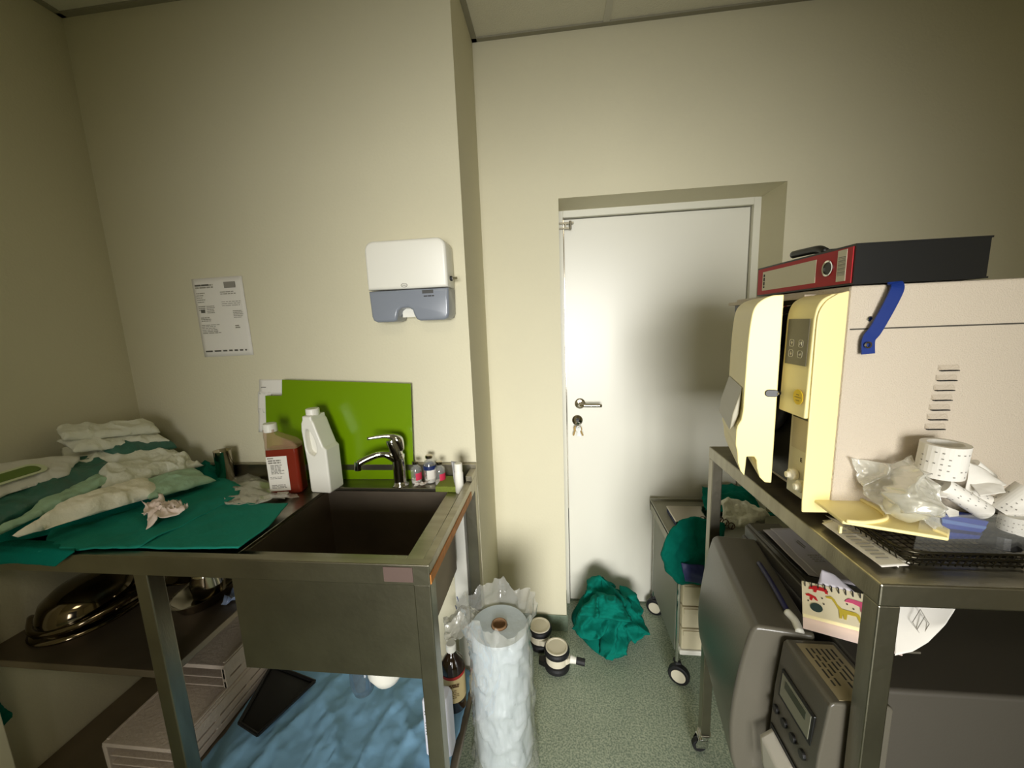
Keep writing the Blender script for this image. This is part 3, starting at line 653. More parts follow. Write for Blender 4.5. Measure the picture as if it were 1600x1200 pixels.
MB().lathe([(.055, 0), (.06, .003), (.075, .04), (.079, .042), (.073, .038), (.056, .006), (0, .005)], (-1.19, 1.06, Zs), n=32, sx=1.0, sy=1.5).build('dish', M_shinysteel, kd, smooth=True)
mu = thing('steel_jug', 'round polished steel pot standing in the kidney dish', 'pot', (-1.18, 1.06, Zs+.006))
MB().lathe([(.035, 0), (.045, .01), (.05, .05), (.042, .085), (.045, .10), (.041, .098), (0, .08)], (-1.185, 1.06, Zs+.007), n=28).build('pot_body', M_shinysteel, mu, smooth=True)
tag(cloth('blue_bag', [(-1.12, 1.18, Zs+.02), (-1.045, 1.2, Zs+.02)], [(-1.11, 1.02, Zs+.004), (-1.045, 1.04, Zs+.004)], film('bluish_film', (150, 170, 205), .55, .4, .15), n=24, m=18, amp=.015, fold=.02, fs=24, seed=8, thick=.001, floorz=Zs+.002), 'small bluish plastic bag on the shelf behind the table leg', 'bag')
tag(cloth('dark_tray', [(-1.42, 1.2, Zs+.06), (-1.28, 1.24, Zs+.085)], [(-1.40, 1.08, Zs+.01), (-1.26, 1.1, Zs+.02)], MATS['dark_polished_steel'], n=20, m=14, amp=.002, ripple=0, seed=8, thick=.003), 'dark curved steel plate behind the bedpan on the shelf', 'plate')

# ---- lower shelf: racks, blue drape, tray, bottles
Zl = .1725
def rack(name, label, x0, x1, y0, y1, z0, z1, layers, yaw=0):
    r = thing(name, label, 'rack', ((x0+x1)/2, (y0+y1)/2, z0), 'plastic racks stacked under the sink table')
    mb = MB(); t = .012; hgt = (z1-z0)
    mb.box((x0, y0, z1-t), (x1, y1, z1)); mb.box((x0, y0, z0), (x0+t, y1, z1-t)); mb.box((x1-t, y0, z1-.03), (x1, y1, z1-t))
    for k in range(layers):
        zz = z0+k*(hgt-.02)/layers; mb.box((x1-t, y0, zz), (x1, y1, zz+(hgt-.02)/layers-.007))
        mb.box((x0+t, y0+.004, zz), (x1-t, y1-.004, zz+.004))
    for j in range(4):
        yy = y0+(y1-y0-.02)*j/3; mb.box((x1-t-.003, yy, z0), (x1-.002, yy+.02, z1-t))
    mb.build('rack_body', M_foam, r, bevel=.003)
    for xx in (x0+.004, x1-.014): box('lip', (xx, y0+.01, z1), (xx+.010, y1-.01, z1+.005), M_foam, r)
    return r
rack('slotted_rack', 'low greyish white slotted plastic rack standing on the lower shelf behind the leg', -1.40, -1.15, .84, 1.255, Zl+.001, Zl+.115, 3)
rack('slotted_rack', 'second slotted plastic rack stacked on the back of the low one', -1.37, -1.15, 1.03, 1.25, Zl+.1215, Zl+.21, 2)
cloth('blue_drape', [(-1.145, 1.27, Zl+.004), (-.75, 1.27, Zl+.004), (-.345, 1.27, Zl+.004)], [(-1.13, .80, Zl+.004), (-.75, .80, Zl+.004), (-.338, .80, Zl+.004)], M_blue, n=90, m=60, amp=.010, fold=.014, fs=6, seed=12, thick=.002, floorz=Zl+.002, ripple=.006, fdir=(1.6, .6))
tag(bpy.data.objects['blue_drape'], 'light blue disposable drape spread over the lower shelf of the sink table', 'drape')
dt = thing('black_tray', 'flat black tray lying on the blue drape near the rack', 'tray', (-1.02, 1.1, Zl+.03))
mb = MB(); qa = [W(a_, b_, z=Zl+.03) for a_, b_ in ((374, 1131), (403, 1150), (492, 1066), (425, 1040))]
for q in qa: q.z = 0
zt = Zl+.026
mb.hexa([q+Vector((0, 0, zt)) for q in qa]+[q+Vector((0, 0, zt+.004)) for q in qa]); mb.build('base', M_black, dt)
mb = MB()
for i in range(4):
    a_, b_ = qa[i], qa[(i+1) % 4]; mb.tube([a_+Vector((0, 0, zt+.008)), b_+Vector((0, 0, zt+.008))], .006, 8)
mb.build('rim', M_black, dt)
ob = Vector((-.378, 1.13, Zl+.012))
br = thing('iodine_bottle', 'brown medicine bottle with cream label and white cap under the sink', 'bottle', ob)
MB().lathe([(.038, 0), (.041, .004), (.041, .155), (.036, .178), (.022, .198), (.0155, .206), (.0155, .222)], ob, n=30).build('bottle_body', M_brown, br, smooth=True)
MB().lathe([(.0165, 0), (.0175, .002), (.0175, .024), (.015, .027), (0, .027)], ob+Vector((0, 0, .215)), n=22).build('cap', M_white, br)
MB().lathe([(.0416, .045), (.0416, .135)], ob, n=30, caps=False).build('label', M_cream_label, br, smooth=True)
MB().lathe([(.042, .135), (.042, .146)], ob, n=30, caps=False).build('label_band', M_lip, br, smooth=True)
tdx = (Vector((0, 0, H))-ob); tdx.z = 0; tdx.normalize(); tu_ = Vector((-tdx.y, tdx.x, 0))
marks('label_print', lines(-.024, .115, .045, 2, .007, .005, .1, 3)+lines(-.02, .095, .038, 5, .007, .0018), ob+tdx*.0428-Vector((0, 0, 0)), tu_, (0, 0, 1), mat('brown_ink', (110, 80, 50), .8), br)
wo = Vector((-.385, .985, Zl+.012))
wb_ = thing('white_carton', 'white plastic container standing behind the front right leg of the sink table', 'container', wo)
sqb('container_body', [(.040, 0), (.042, .004), (.042, .19), (.036, .205), (.02, .21)], wo, Vector((1, 0, 0)), Vector((0, 1, 0)), mat('cool_white_plastic', (222, 222, 232), .4), wb_, .6)
marks('print', lines(-.035, .16, .03, 2, .01, .003)+lines(-.035, .12, .02, 5, .01, .002), wo-Vector((0, .0262, 0)), (1, 0, 0), (0, 0, 1), M_gink, wb_)
tag(cloth('teal_towel', [(XL+.012, .776, .50), (XL+.016, .80, .49)], [(XL+.012, .776, .385), (XL+.02, .806, .40)], M_teal, n=20, m=30, amp=.012, fold=.008, fs=20, seed=3, thick=.006, up=(1, 0, 0), ripple=.006), 'dark teal towel hanging on the left wall beside the cream casing', 'towel')

#MIDDLE
# ---------------------------------------------------------------- plastic wrapped roll
rc_ = Vector((-.206, 1.13, 0)); rr_ = .097
rl = thing('wrapped_roll', 'tall bluish white roll in a clear plastic bag standing on the floor', 'roll', rc_)
MB().lathe([(rr_-.004, .012), (rr_, .018), (rr_, .50), (rr_-.004, .506), (.028, .506), (.026, .49), (.026, .4), (0, .4)], rc_, n=48).build('roll_body', M_rollw, rl, smooth=False)
MB().lathe([(.0255, .40), (.0255, .512), (.021, .512), (.021, .41), (0, .405)], rc_, n=28).build('core', M_cork, rl, smooth=True)
V_ = []; F_ = []; n = 96; hs = [i/60 for i in range(61)]
for j, t in enumerate(hs):
    h_ = .002+t*.575
    for i in range(n):
        a_ = 2*math.pi*i/n; p = Vector((math.cos(a_), math.sin(a_), h_*3))
        base = rr_+.006
        if h_ > .49: base += (h_-.49)*.12
        if h_ < .04: base += (.04-h_)*.35
        k = noise.fractal(Vector((math.cos(a_)*2.2, math.sin(a_)*2.2, h_*9+math.sin(a_*2)*.6)), 1, 2, 4)
        rg = max(0, 1-abs(noise.noise(Vector((math.cos(a_)*2.5+3, math.sin(a_)*2.5, h_*14+a_*.5))))*5)
        r = max(rr_+.002, base+.009*k+.009*rg)
        if h_ > .47: r += (h_-.47)*.4*noise.noise(Vector((math.cos(a_)*3, math.sin(a_)*3, h_*4)))
        zz = h_+(.06*noise.noise(Vector((math.cos(a_)*1.6+9, math.sin(a_)*1.6, 0)))+.02*noise.noise(Vector((math.cos(a_)*6, math.sin(a_)*6, 3))))*max(0, (h_-.45)/.13)
        V_.append(rc_+Vector((math.cos(a_)*r, math.sin(a_)*r, zz)))
for j in range(60):
    for i in range(n): F_.append((j*n+i, j*n+(i+1) % n, (j+1)*n+(i+1) % n, (j+1)*n+i))
link('bag', V_, F_, M_bag, rl, smooth=True)
cloth('bag_flap', [W(690, 962, y=1.22), W(730, 950, y=1.22), W(775, 965, y=1.2)], [W(698, 996, y=1.14), W(735, 990, y=1.12), W(765, 985, y=1.14)], M_bag2, rl, n=50, m=30, amp=.03, fold=.02, fs=14, seed=5, thick=.0006, ripple=.012)

# ---------------------------------------------------------------- loose casters on the floor
def caster(loc, yaw, label, stem=True, dark=True):
    O = Vector(loc); c = thing('castor_wheel', label, 'castor', O, 'loose castor wheels on the floor')
    r = .056; u = Vector((math.cos(yaw), math.sin(yaw), 0)); v = Vector((-u.y, u.x, 0))
    MB().lathe([(r*.8, 0), (r*.98, .005), (r, .018), (r*.94, .027), (r*.86, .029)], O+Vector((0, 0, .070)), n=36).build('tyre', M_rubber, c, smooth=False)
    MB().lathe([(r*.86, 0), (r*.85, .004), (r*.76, .004), (r*.70, .0015), (0, .0015)], O+Vector((0, 0, .0991)), n=36).build('wheel_disc', M_wheel, c, smooth=False)
    MB().lathe([(r*.84, 0), (r*.86, .004), (r*.86, .034), (r*.80, .036)], O+Vector((0, 0, .0335)), n=36).build('hub_housing', M_wheel, c, bevel=.001)
    MB().lathe([(r*.8, 0), (r*.98, .005), (r, .020), (r*.95, .030), (r*.8, .033)], O+Vector((0, 0, .0003)), n=36).build('tyre', M_rubber, c, smooth=False)
    mb = MB(); mb.prism([(0, -.026), (.046, -.024), (.058, -.014), (.058, .014), (.046, .024), (0, .026)], O+Vector((0, 0, .038)), u, v, Vector((0, 0, .026)))
    mb.build('fork', M_wheel, c, bevel=.004)
    if stem:
        MB().cyl(O+u*.058+Vector((0, 0, .051)), O+u*.084+Vector((0, 0, .048)), .017, .013).build('collar', M_white, c)
        MB().cyl(O+u*.084+Vector((0, 0, .048)), O+u*.122+Vector((0, 0, .045)), .0145).build('stem_plug', M_rubber, c, bevel=.001)
    b = MB(); b.prism([(0, -.022), (.03, -.012), (.03, .012), (0, .022)], O-u*.05+Vector((0, 0, .006)), -u, v, Vector((0, 0, .024))); b.build('brake_pedal', M_black, c, bevel=.003)
caster((-.100, 1.60, 0), math.radians(-60), 'loose double castor wheel lying next to the skirting, half behind the other one', stem=False)
caster((-.022, 1.485, 0), math.radians(-8), 'loose double castor wheel with black stem plug lying nearest in front of the skirting')
# teal cloth on the floor
def teal_floor():
    oz = .0
    P_ = lambda x, y: W(x, y, z=oz)
    heap('teal_gown', [P_(893, 968), P_(905, 945), P_(935, 940), P_(975, 945), P_(1000, 960), P_(1008, 988), P_(985, 1003), P_(975, 1026), P_(945, 1028), P_(915, 1005)], W(940, 935, y=1.70), M_teal, seed=21, amp=.02, fold=.05, fs=7, pw=.85, rings=40, n=160)
    g0 = bpy.data.objects['teal_gown']
    def flap(t_, b_, seed, **k): cloth('fold', t_, b_, M_teal, g0, n=36, m=40, seed=seed, thick=.004, floorz=.006, **k)
    flap([W(918, 905, y=1.76), W(938, 897, y=1.74), W(960, 915, y=1.74)], [W(896, 985, y=1.62), W(925, 1000, y=1.58), W(948, 990, y=1.57)], 3, amp=.02, fold=.03, fs=10, up=(-.2, -1, .4), ripple=.012, bulge=.02)
    flap([W(940, 900, y=1.74), W(965, 925, y=1.7), W(985, 940, y=1.70)], [W(935, 1020, y=1.56), W(958, 1032, y=1.52), W(978, 1020, y=1.53)], 5, amp=.02, fold=.035, fs=9, up=(.2, -1, .5), ripple=.012, bulge=.03)
    flap([W(968, 915, y=1.78), W(990, 925, y=1.76), W(1000, 950, y=1.72)], [W(972, 985, y=1.58), W(992, 1004, y=1.56), W(1010, 985, y=1.60)], 8, amp=.018, fold=.03, fs=11, up=(.3, -1, .4), ripple=.012, bulge=.02)
    flap([W(930, 925, y=1.66), W(960, 930, y=1.62), W(975, 945, y=1.62)], [W(902, 960, y=1.6), W(940, 965, y=1.57), W(985, 970, y=1.57)], 11, amp=.02, fold=.035, fs=13, up=(0, -1, .6), ripple=.012, bulge=.02)
teal_floor()
tag(bpy.data.objects['teal_gown'], 'crumpled teal surgical gown dropped on the floor in front of the door', 'cloth')

# ---------------------------------------------------------------- small trolley by the door
cx0, cx1, cy0, cy1, cz = .455, .86, 1.44, 1.86, .605
ct = thing('instrument_trolley', 'small grey trolley on casters standing in front of the door', 'trolley', ((cx0+cx1)/2, (cy0+cy1)/2, 0))
mb = MB(); mb.box((cx0, cy0, cz-.012), (cx1, cy1, cz)); mb.box((cx0, cy0, cz-.05), (cx0+.01, cy1, cz+.004)); mb.box((cx0, cy1-.01, cz-.05), (cx1, cy1, cz+.012)); mb.box((cx0, cy0, cz-.05), (cx1, cy0+.01, cz))
mb.build('top', mat('trolley_grey', (150, 148, 130), .4, .3), ct, bevel=.002)
MB().box((cx0+.012, cy0+.03, .13), (cx0+.018, cy1-.03, cz-.05)).build('side_panel', mat('trolley_panel', (140, 142, 128), .5), ct)
for (x, y) in ((cx0+.02, cy0+.015), (cx0+.02, cy1-.02), (cx1-.02, cy0+.015), (cx1-.02, cy1-.02)):
    MB().cyl((x, y, .085), (x, y, cz-.05), .008).build('leg', M_chrome, ct)
    ax = Vector((-.45, -.89, 0)); wc = Vector((x+.004, y-.012, .042))
    w_ = MB().cyl(wc-ax*.013, wc+ax*.013, .042, n=30).build('caster_wheel', M_rubber, ct, bevel=.005)
    MB().cyl(wc+ax*.0135, wc+ax*.0155, .028, n=26).build('wheel_disc', M_wheel, w_)
    f = MB(); f.box((x-.012, y-.012, .075), (x+.016, y+.022, .092)); f.build('caster_fork', M_rubber, ct, bevel=.006)
for k in range(3):
    dz0 = .17+.098*k
    d_ = box('drawer', (cx0+.025, cy0-.01, dz0), (cx1-.03, cy1-.05, dz0+.092), mat('ivory_plastic', (214, 204, 172), .5), ct, bevel=.005)
    box('drawer_lip', (cx0+.03, cy0-.016, dz0+.066), (cx1-.035, cy0-.0101, dz0+.088), MATS['ivory_plastic'], d_, bevel=.002)
box('base_tray', (cx0+.02, cy0-.012, .145), (cx1-.025, cy1-.04, .166), M_white, ct, bevel=.004)
tx = thing('instrument_case', 'flat blue case with silver lid edge lying on the trolley', 'case', (.53, 1.68, cz))
a0 = W(1024, 806, z=cz+.03); a1 = W(1092, 806, z=cz+.03); a2 = W(1092, 824, z=cz+.02)
box('case_body', (.50, 1.60, cz+.001), (.72, 1.74, cz+.022), M_navy, tx, bevel=.004)
box('lid', (.498, 1.598, cz+.0225), (.722, 1.742, cz+.030), M_shinysteel, tx, bevel=.003)
t2 = thing('instrument_case', 'second smaller blue case in front of the first on the trolley', 'case', (.55, 1.55, cz))
box('case_body', (.50, 1.53, cz+.001), (.66, 1.59, cz+.014), M_navy, t2, bevel=.003)
box('lid', (.498, 1.528, cz+.0145), (.662, 1.592, cz+.019), M_shinysteel, t2, bevel=.002)
# teal cloth hanging from trolley
tcl = cloth('teal_cloth', [W(1060, 812, y=1.47), W(1085, 806, y=1.50), W(1130, 815, y=1.5)], [W(1040, 890, y=1.42), W(1066, 912, y=1.41), W(1130, 915, y=1.41)], M_teal, left=[W(1060, 812, y=1.47), W(1040, 840, y=1.425), W(1031, 862, y=1.42), W(1040, 890, y=1.42)], n=50, m=50, amp=.012, fold=.015, fs=9, seed=9, thick=.003, up=(-.3, -1, 0), ripple=.008, bulge=.02)
tag(tcl, 'teal cloth hanging over the front of the trolley', 'cloth')
tag(cloth('blue_wrap', [W(1064, 880, y=1.395), W(1100, 884, y=1.395)], [W(1070, 908, y=1.39), W(1105, 915, y=1.39)], M_purp, n=16, m=14, amp=.008, seed=3, thick=.002, up=(0, -1, 0)), 'violet blue wrap peeking out below the hanging teal cloth', 'wrap')
tag(cloth('teal_cloth', [W(1098, 762, y=1.84), W(1160, 758, y=1.84), W(1200, 768, y=1.84)], [W(1100, 800, y=1.66), W(1160, 800, y=1.66), W(1235, 828, y=1.66)], M_teal, n=50, m=30, amp=.012, fold=.012, fs=8, seed=19, thick=.003, ripple=.01, floorz=cz+.03), 'teal drape spread over the back of the trolley', 'cloth')
q = [W(1126, 782, y=1.62), W(1160, 788, y=1.62), W(1205, 808, y=1.55), W(1130, 824, y=1.55)]
tag(cloth('white_pouch', [q[0], q[1], W(1180, 795, y=1.6)], [q[3], W(1165, 826, y=1.52), q[2]], M_offw, n=40, m=26, amp=.014, fold=.012, fs=14, seed=22, thick=.002, ripple=.008, bulge=.02), 'crumpled pale pouch lying on the trolley behind the table leg', 'pouch')
ins = thing('forceps_bundle', 'bundle of dark ring-handled instruments lying on the trolley', 'instruments', W(1115, 815, y=1.58))
mb = MB()
for k in range(6):
    c0 = W(1098+9*k, 812+(k % 3)*5, y=1.56-.01*k); rr2 = .012
    mb.tube([c0+Vector((rr2*math.cos(t), .004*math.sin(t), rr2*math.sin(t))) for t in [i*math.pi/6 for i in range(13)]], .002, 6)
    mb.tube([c0+Vector((0, 0, -.01)), c0+Vector((.03, .05, -.014))], .0025, 6)
mb.build('handles', mat('bronze_metal', (90, 70, 58), .3, 1), ins, smooth=True)

#RIGHT
# ---------------------------------------------------------------- high steel table on the right
RX0, RX1, RY0, RY1, RZ = .468, 1.62, .565, 1.205, 1.10
rt = thing('steel_table', 'high stainless steel table on casters at right carrying the steriliser', 'table', ((RX0+RX1)/2, (RY0+RY1)/2, 0))
mb = MB(); mb.box((RX0, RY0, RZ-.036), (RX1, RY1, RZ)); mb.build('tabletop', M_steel, rt, bevel=.0025)
for (x, y) in ((RX0+.001, RY0+.001), (RX0+.001, RY1-.031), (RX1-.031, RY0+.001), (RX1-.031, RY1-.031)):
    box('leg', (x, y, .075), (x+.03, y+.03, RZ-.036), M_steel, rt, bevel=.002)
    cs = MB(); cs.lathe([(.016, 0), (.016, .012), (.022, .016), (.022, .02)], (x+.015, y+.015, .055), n=20)
    pl = cs.build('caster_mount', M_chrome, rt, smooth=False)
    fk = MB()
    for sgn in (-1, 1):
        fk.prism([(-.022, .0), (.014, .0), (.018, .018), (.016, .034), (-.016, .034), (-.024, .014)], (x+.009, y+.015+sgn*.014-.001, .022), (1, 0, 0), (0, 0, 1), Vector((0, .002, 0)))
    fk.box((x-.006, y+.0, .052), (x+.026, y+.03, .0555))
    fk.build('caster_fork', M_chrome, rt, bevel=.001)
    MB().cyl((x, y+.006, .024), (x, y+.024, .024), .0235, n=26).build('caster_wheel', M_rubber, rt, bevel=.003)
box('lower_shelf', (RX0+.035, RY0+.04, .42), (RX1-.035, RY1-.03, .44), M_dsteel, rt, bevel=.002)
sr = MB(); sr.box((RX0+.001, RY0+.031, .42), (RX0+.02, RY1-.031, .44)); sr.box((RX1-.02, RY0+.031, .42), (RX1-.001, RY1-.031, .44)); sr.box((RX0+.031, RY0+.001, .42), (RX1-.031, RY0+.02, .44)); sr.build('rail', M_steel, rt, bevel=.001)

# big grey appliance on the lower shelf
bgx0, bgx1, bgy0, bgy1, bgz = .56, 1.40, .655, 1.17, .83
bg = thing('grey_appliance', 'large dark grey metal cabinet appliance on the shelf under the right table', 'appliance', ((bgx0+bgx1)/2, .9, .4405))
box('housing', (bgx0, bgy0, .4405), (bgx1, bgy1, bgz), M_greyd, bg, bevel=.008, bseg=3)
box('lid', (bgx0+.004, bgy0+.125, bgz+.0005), (bgx0+.105, bgy1-.01, bgz+.035), M_greyp, bg, bevel=.004)
# sealing machine reaching out to the left of the table legs
sm = thing('grey_sealer', 'glossy grey rounded machine sticking out to the left under the right table', 'machine', (.47, .95, .4405))
tz = .857
fl, nl = Vector((.452, 1.115, 0)), Vector((.396, .762, 0)); fr_, nr = Vector((.553, 1.12, 0)), Vector((.503, .762, 0))
fdir_ = (fl-nl).normalized(); side = Vector((fdir_.y, -fdir_.x, 0)); Ls = (fl-nl).length
pf = [(.0, tz-.012), (.006, tz-.003), (.016, tz), (.115, tz), (.115, .4405), (.05, .4405), (.032, .4405), (.010, .452), (-.020, .50), (-.030, .58), (-.028, .66), (-.018, .75), (-.008, .81)]
pf = [(p.x, p.y) for p in spline([(u, v, 0) for u, v in pf[7:]+[pf[0]]], 5)][:-1]+pf[:7]
mb = MB(); mb.prism(pf, nl, side, Vector((0, 0, 1)), fdir_*Ls); hh_ = mb.build('housing', M_greyp, sm, bevel=.008, bseg=3)
mb = MB(); mb.cyl(nl+side*.028+Vector((0, -.016, .485)), nl+side*.028+Vector((0, -.001, .485)), .011); mb.cyl(nl+side*.028+Vector((0, -.022, .485)), nl+side*.028+Vector((0, -.016, .485)), .007); mb.build('thumb_screw', M_chrome, sm, bevel=.001)
mb = MB(); mb.box((.415, .757, .45), (.475, .7605, .505)); mb.build('recess', M_black, sm)
# control unit in front of it
cn = thing('control_unit', 'grey control box with small display, four round buttons and a paper strip', 'control unit', (.5, .70, .4405))
uy0, uy1, ux0, ux1, uz = .606, .742, .436, .545, .848
pf = [(ux0+.012, .4405), (ux0, .50), (ux0-.004, .62), (ux0, .74), (ux0+.010, uz-.006), (ux0+.016, uz), (ux1-.006, uz), (ux1, uz-.006), (ux1, .4405)]
mb = MB(); mb.prism([(a_, b_) for a_, b_ in pf], (0, uy1, 0), (1, 0, 0), (0, 0, 1), Vector((0, uy0-uy1, 0))); mb.build('housing', M_greyp, cn, bevel=.006, bseg=3)
Xf = lambda z: ux0-.0045+ (0.004*abs(z-.62)/.12 if z < .74 else .004+(z-.74)/.1*.010)
fO = Vector((Xf(.80)+.002, uy1-.018, .735)); Vd = Vector((.055, 0, 1)).normalized()
def onface(y, z): return Vector((Xf(z)-.0005, y, z))
dsp = MB().prism([(0, 0), (.098, 0), (.098, .062), (0, .062)], fO-Vector((.0035, 0, 0)), (0, -1, 0), Vd, (-.006, 0, 0)).build('display_bezel', M_black, cn, bevel=.002)
MB().prism([(.006, .008), (.092, .008), (.092, .056), (.006, .056)], fO-Vector((.0095, 0, 0)), (0, -1, 0), Vd, (-.0008, 0, 0)).build('display_glass', mat('display_grey', (140, 140, 122), .25), dsp)
MB().prism([(.018, .034), (.08, .034), (.08, .050), (.018, .050)], fO-Vector((.0104, 0, 0)), (0, -1, 0), Vd, (-.0006, 0, 0)).build('lcd', mat('lcd_dark', (70, 76, 62), .2), dsp)
for k in range(4):
    p = onface(uy1-.018-.028*k, .700)
    MB().cyl(p+Vector((.003, 0, 0)), p+Vector((-.004, 0, 0)), .0085, n=20).build('button', M_black, cn, bevel=.001)
MB().box((ux0-.0055, uy0+.03, .640), (ux0-.001, uy1-.008, .656)).build('printer_slot', M_black, cn)
cloth('paper_strip', [(ux0-.006, uy1-.014, .648), (ux0-.006, uy0+.045, .648)], [(ux0-.02, uy1-.014, .56), (ux0-.02, uy0+.045, .56)], M_paper, cn, n=10, m=14, left=[(ux0-.006, uy1-.014, .648), (ux0-.028, uy1-.014, .63), (ux0-.02, uy1-.014, .56)], right=[(ux0-.006, uy0+.045, .648), (ux0-.028, uy0+.045, .63), (ux0-.02, uy0+.045, .56)], amp=.0, ripple=0, thick=.0006)
lO = Vector((ux0+.028, uy1-.012, uz+.0002))
MB().prism([(0, 0), (.118, 0), (.118, .068), (0, .068)], lO, (0, -1, 0), (1, 0, 0), (0, 0, .001)).build('rating_plate', mat('rating_plate', (150, 138, 108), .5), cn)
marks('plate_print', lines(.012, .055, .09, 6, .009, .003, .4, 5), lO+Vector((0, 0, .0012)), (0, -1, 0), (1, 0, 0), M_ink, cn)

# plate, papers, notebook on the appliance
Zb = bgz+.036
rp_ = tag(MB().hexa([Vector(v) for v in ((.575, .70, Zb), (.66, .70, Zb), (.66, 1.16, Zb), (.57, 1.16, Zb), (.582, .70, Zb+.004), (.66, .70, Zb+.004), (.66, 1.16, Zb+.004), (.577, 1.16, Zb+.004))]).build('steel_plate', M_greyp), 'narrow grey plate lying on the appliance under the papers', 'plate')
bd = thing('document_folder', 'black-edged folder with printed sheets leaning on the appliance under the table', 'folder', (.62, 1.0, Zb+.005))
q = [W(1184, 830, z=.905), W(1262, 830, z=.905), W(1345, 920, z=.905), W(1255, 898, z=.905)]
cl = lambda nm, zz, mtl, ins, seed: cloth(nm, [q[0].lerp(q[1], ins)+Vector((0, -.0*ins, zz)), q[1]+Vector((0, 0, zz))], [q[3].lerp(q[2], ins)+Vector((0, 0, zz)), q[2]+Vector((0, 0, zz))], mtl, bd, n=20, m=20, amp=.002, ripple=0, thick=.0012, seed=seed, fold=0)
cl('cover', 0, M_black, 0, 1); cl('sheet', .004, mat('lilac_paper', (206, 200, 206), .7), .10, 2); cl('sheet', .008, MATS['lilac_paper'], .25, 3)
U_ = (q[1]-q[0]).normalized(); V_2 = (q[0]-q[3]).normalized(); O = q[3].lerp(q[2], .3)+Vector((0, 0, .0115)); V_2 = Vector((0,0,1)).cross(U_)
marks('print', [(.03+.006*k, .10+.006*k, .003, .03) for k in range(2)]+lines(.02, .07, .03, 4, .008, .003), O, U_, V_2, M_gink, bd)
nb = thing('spiral_notebook', 'small spiral notebook with red, pink and yellow animals on its cover', 'notebook', W(1300, 955, z=.88))
TLn, TRn, BRn, BLn = W(1243, 908, y=.80), W(1352, 932, y=.745), W(1350, 981, y=.690), W(1254, 958, y=.745)
def quadthick(name, c, th, mtl, par, **k):
    nrm = (c[1]-c[0]).cross(c[3]-c[0]).normalized(); nrm = nrm if nrm.dot(Vector((0, 0, H))-c[0]) > 0 else -nrm
    return MB().hexa([p-nrm*th for p in c]+[p for p in c]).build(name, mtl, par, **k), nrm
_u = (TRn-TLn).normalized(); _v = (TLn-BLn); _vl = _v.length; _v = (_v-_u*_v.dot(_u)).normalized()*_vl*1.05
TLn = BLn+_v; TRn = TLn+_u*.14; BRn = BLn+_u*.14
_, nn = quadthick('pages', [p-Vector((0, 0, .0012)) for p in (TLn, TRn, BRn, BLn)], .012, mat('cream_pages', (246, 234, 180), .7), nb)
quadthick('cover', [TLn, TRn, BRn, BLn], .001, mat('notebook_cover', (244, 232, 196), .5), nb)
Un = (TRn-TLn).normalized(); Vn_ = (TLn-BLn); Vn_ = (Vn_-Un*Vn_.dot(Un)).normalized()
LW = (TRn-TLn).length*.80; LH = (TLn-BLn).dot(Vn_)
if Un.cross(Vn_).z < 0: pass
On = BLn+nn*.0006
def art(name, polys, mtl):
    mb = MB()
    for pl_ in polys: mb.prism([(u*LW, v*LH) for u, v in pl_], On, Un, Vn_, nn*.0004)
    mb.build(name, mtl, nb)
sk = .0
M_artr = mat('red_print', (206, 34, 40), .6); M_artp = mat('pink_print', (226, 92, 130), .6); M_arty = mat('yellow_print', (206, 182, 60), .6)
art('red_animals', [[(.10, .78), (.12, .88), (.20, .92), (.36, .90), (.38, .74), (.34, .74), (.33, .80), (.22, .80), (.21, .72), (.17, .72), (.17, .80)], [(.05, .60), (.10, .64), (.20, .58), (.23, .46), (.19, .48), (.16, .54), (.14, .44), (.11, .46), (.12, .56), (.06, .56)]], M_artr)
art('pink_animals', [[(.62, .70), (.66, .76), (.80, .74), (.98, .70), (.99, .55), (.94, .58), (.86, .56), (.84, .42), (.80, .44), (.80, .58), (.70, .64), (.60, .64)]], M_artp)
art('giraffe', [[(.34, .66), (.42, .70), (.46, .64), (.50, .50), (.56, .40), (.74, .38), (.78, .34), (.80, .12), (.77, .12), (.74, .28), (.62, .28), (.60, .12), (.57, .12), (.56, .26), (.54, .12), (.51, .12), (.51, .34), (.47, .48), (.42, .62), (.35, .62)]], M_arty)
art('dots', [[(u, v), (u+.02, v), (u+.02, v+.035), (u, v+.035)] for u, v in ((.08, .40), (.28, .56), (.36, .80), (.52, .86), (.62, .56), (.86, .36), (.92, .2), (.30, .40), (.70, .46), (.88, .84))], M_ink)
art('round_badge', [[(.20+.09*math.cos(t), .26+.13*math.sin(t)) for t in [i*math.pi/8 for i in range(16)]]], mat('dark_teal_print', (50, 70, 64), .6))
mb = MB()
for k in range(13):
    c0 = TLn.lerp(TRn, (k+.5)/13)-Vn_*.004-nn*.005
    mb.tube([c0+Vn_*.007*math.cos(t)+nn*.009*math.sin(t) for t in [i*math.pi/5 for i in range(11)]], .0011, 5)
mb.build('spiral_binding', M_black, nb)
quadthick('back_sheet', [p-nn*.016+(-Vn_*.022) for p in (TLn, TRn, BRn, BLn)], .001, mat('pink_sheet', (236, 214, 206), .7), nb)
lv = tag(cloth('loose_leaf', [W(1284, 890, y=.80), W(1300, 894, y=.80)], [W(1278, 912, y=.785), W(1335, 925, y=.755)], MATS['lilac_paper'], n=8, m=6, amp=.0005, ripple=0, thick=.0008, up=(0, -1, 0)), 'white paper corner sticking up behind the spiral notebook', 'paper')
tag(MB().tube(spline([W(1186, 880, z=.872), W(1205, 910, z=.872), W(1222, 940, z=.868), W(1232, 958, z=.862)], 5), .006, 8).build('blue_tube', mat('dark_violet_hose', (34, 34, 72), .5), smooth=True), 'dark violet hose in the gap beside the grey sealer', 'hose')
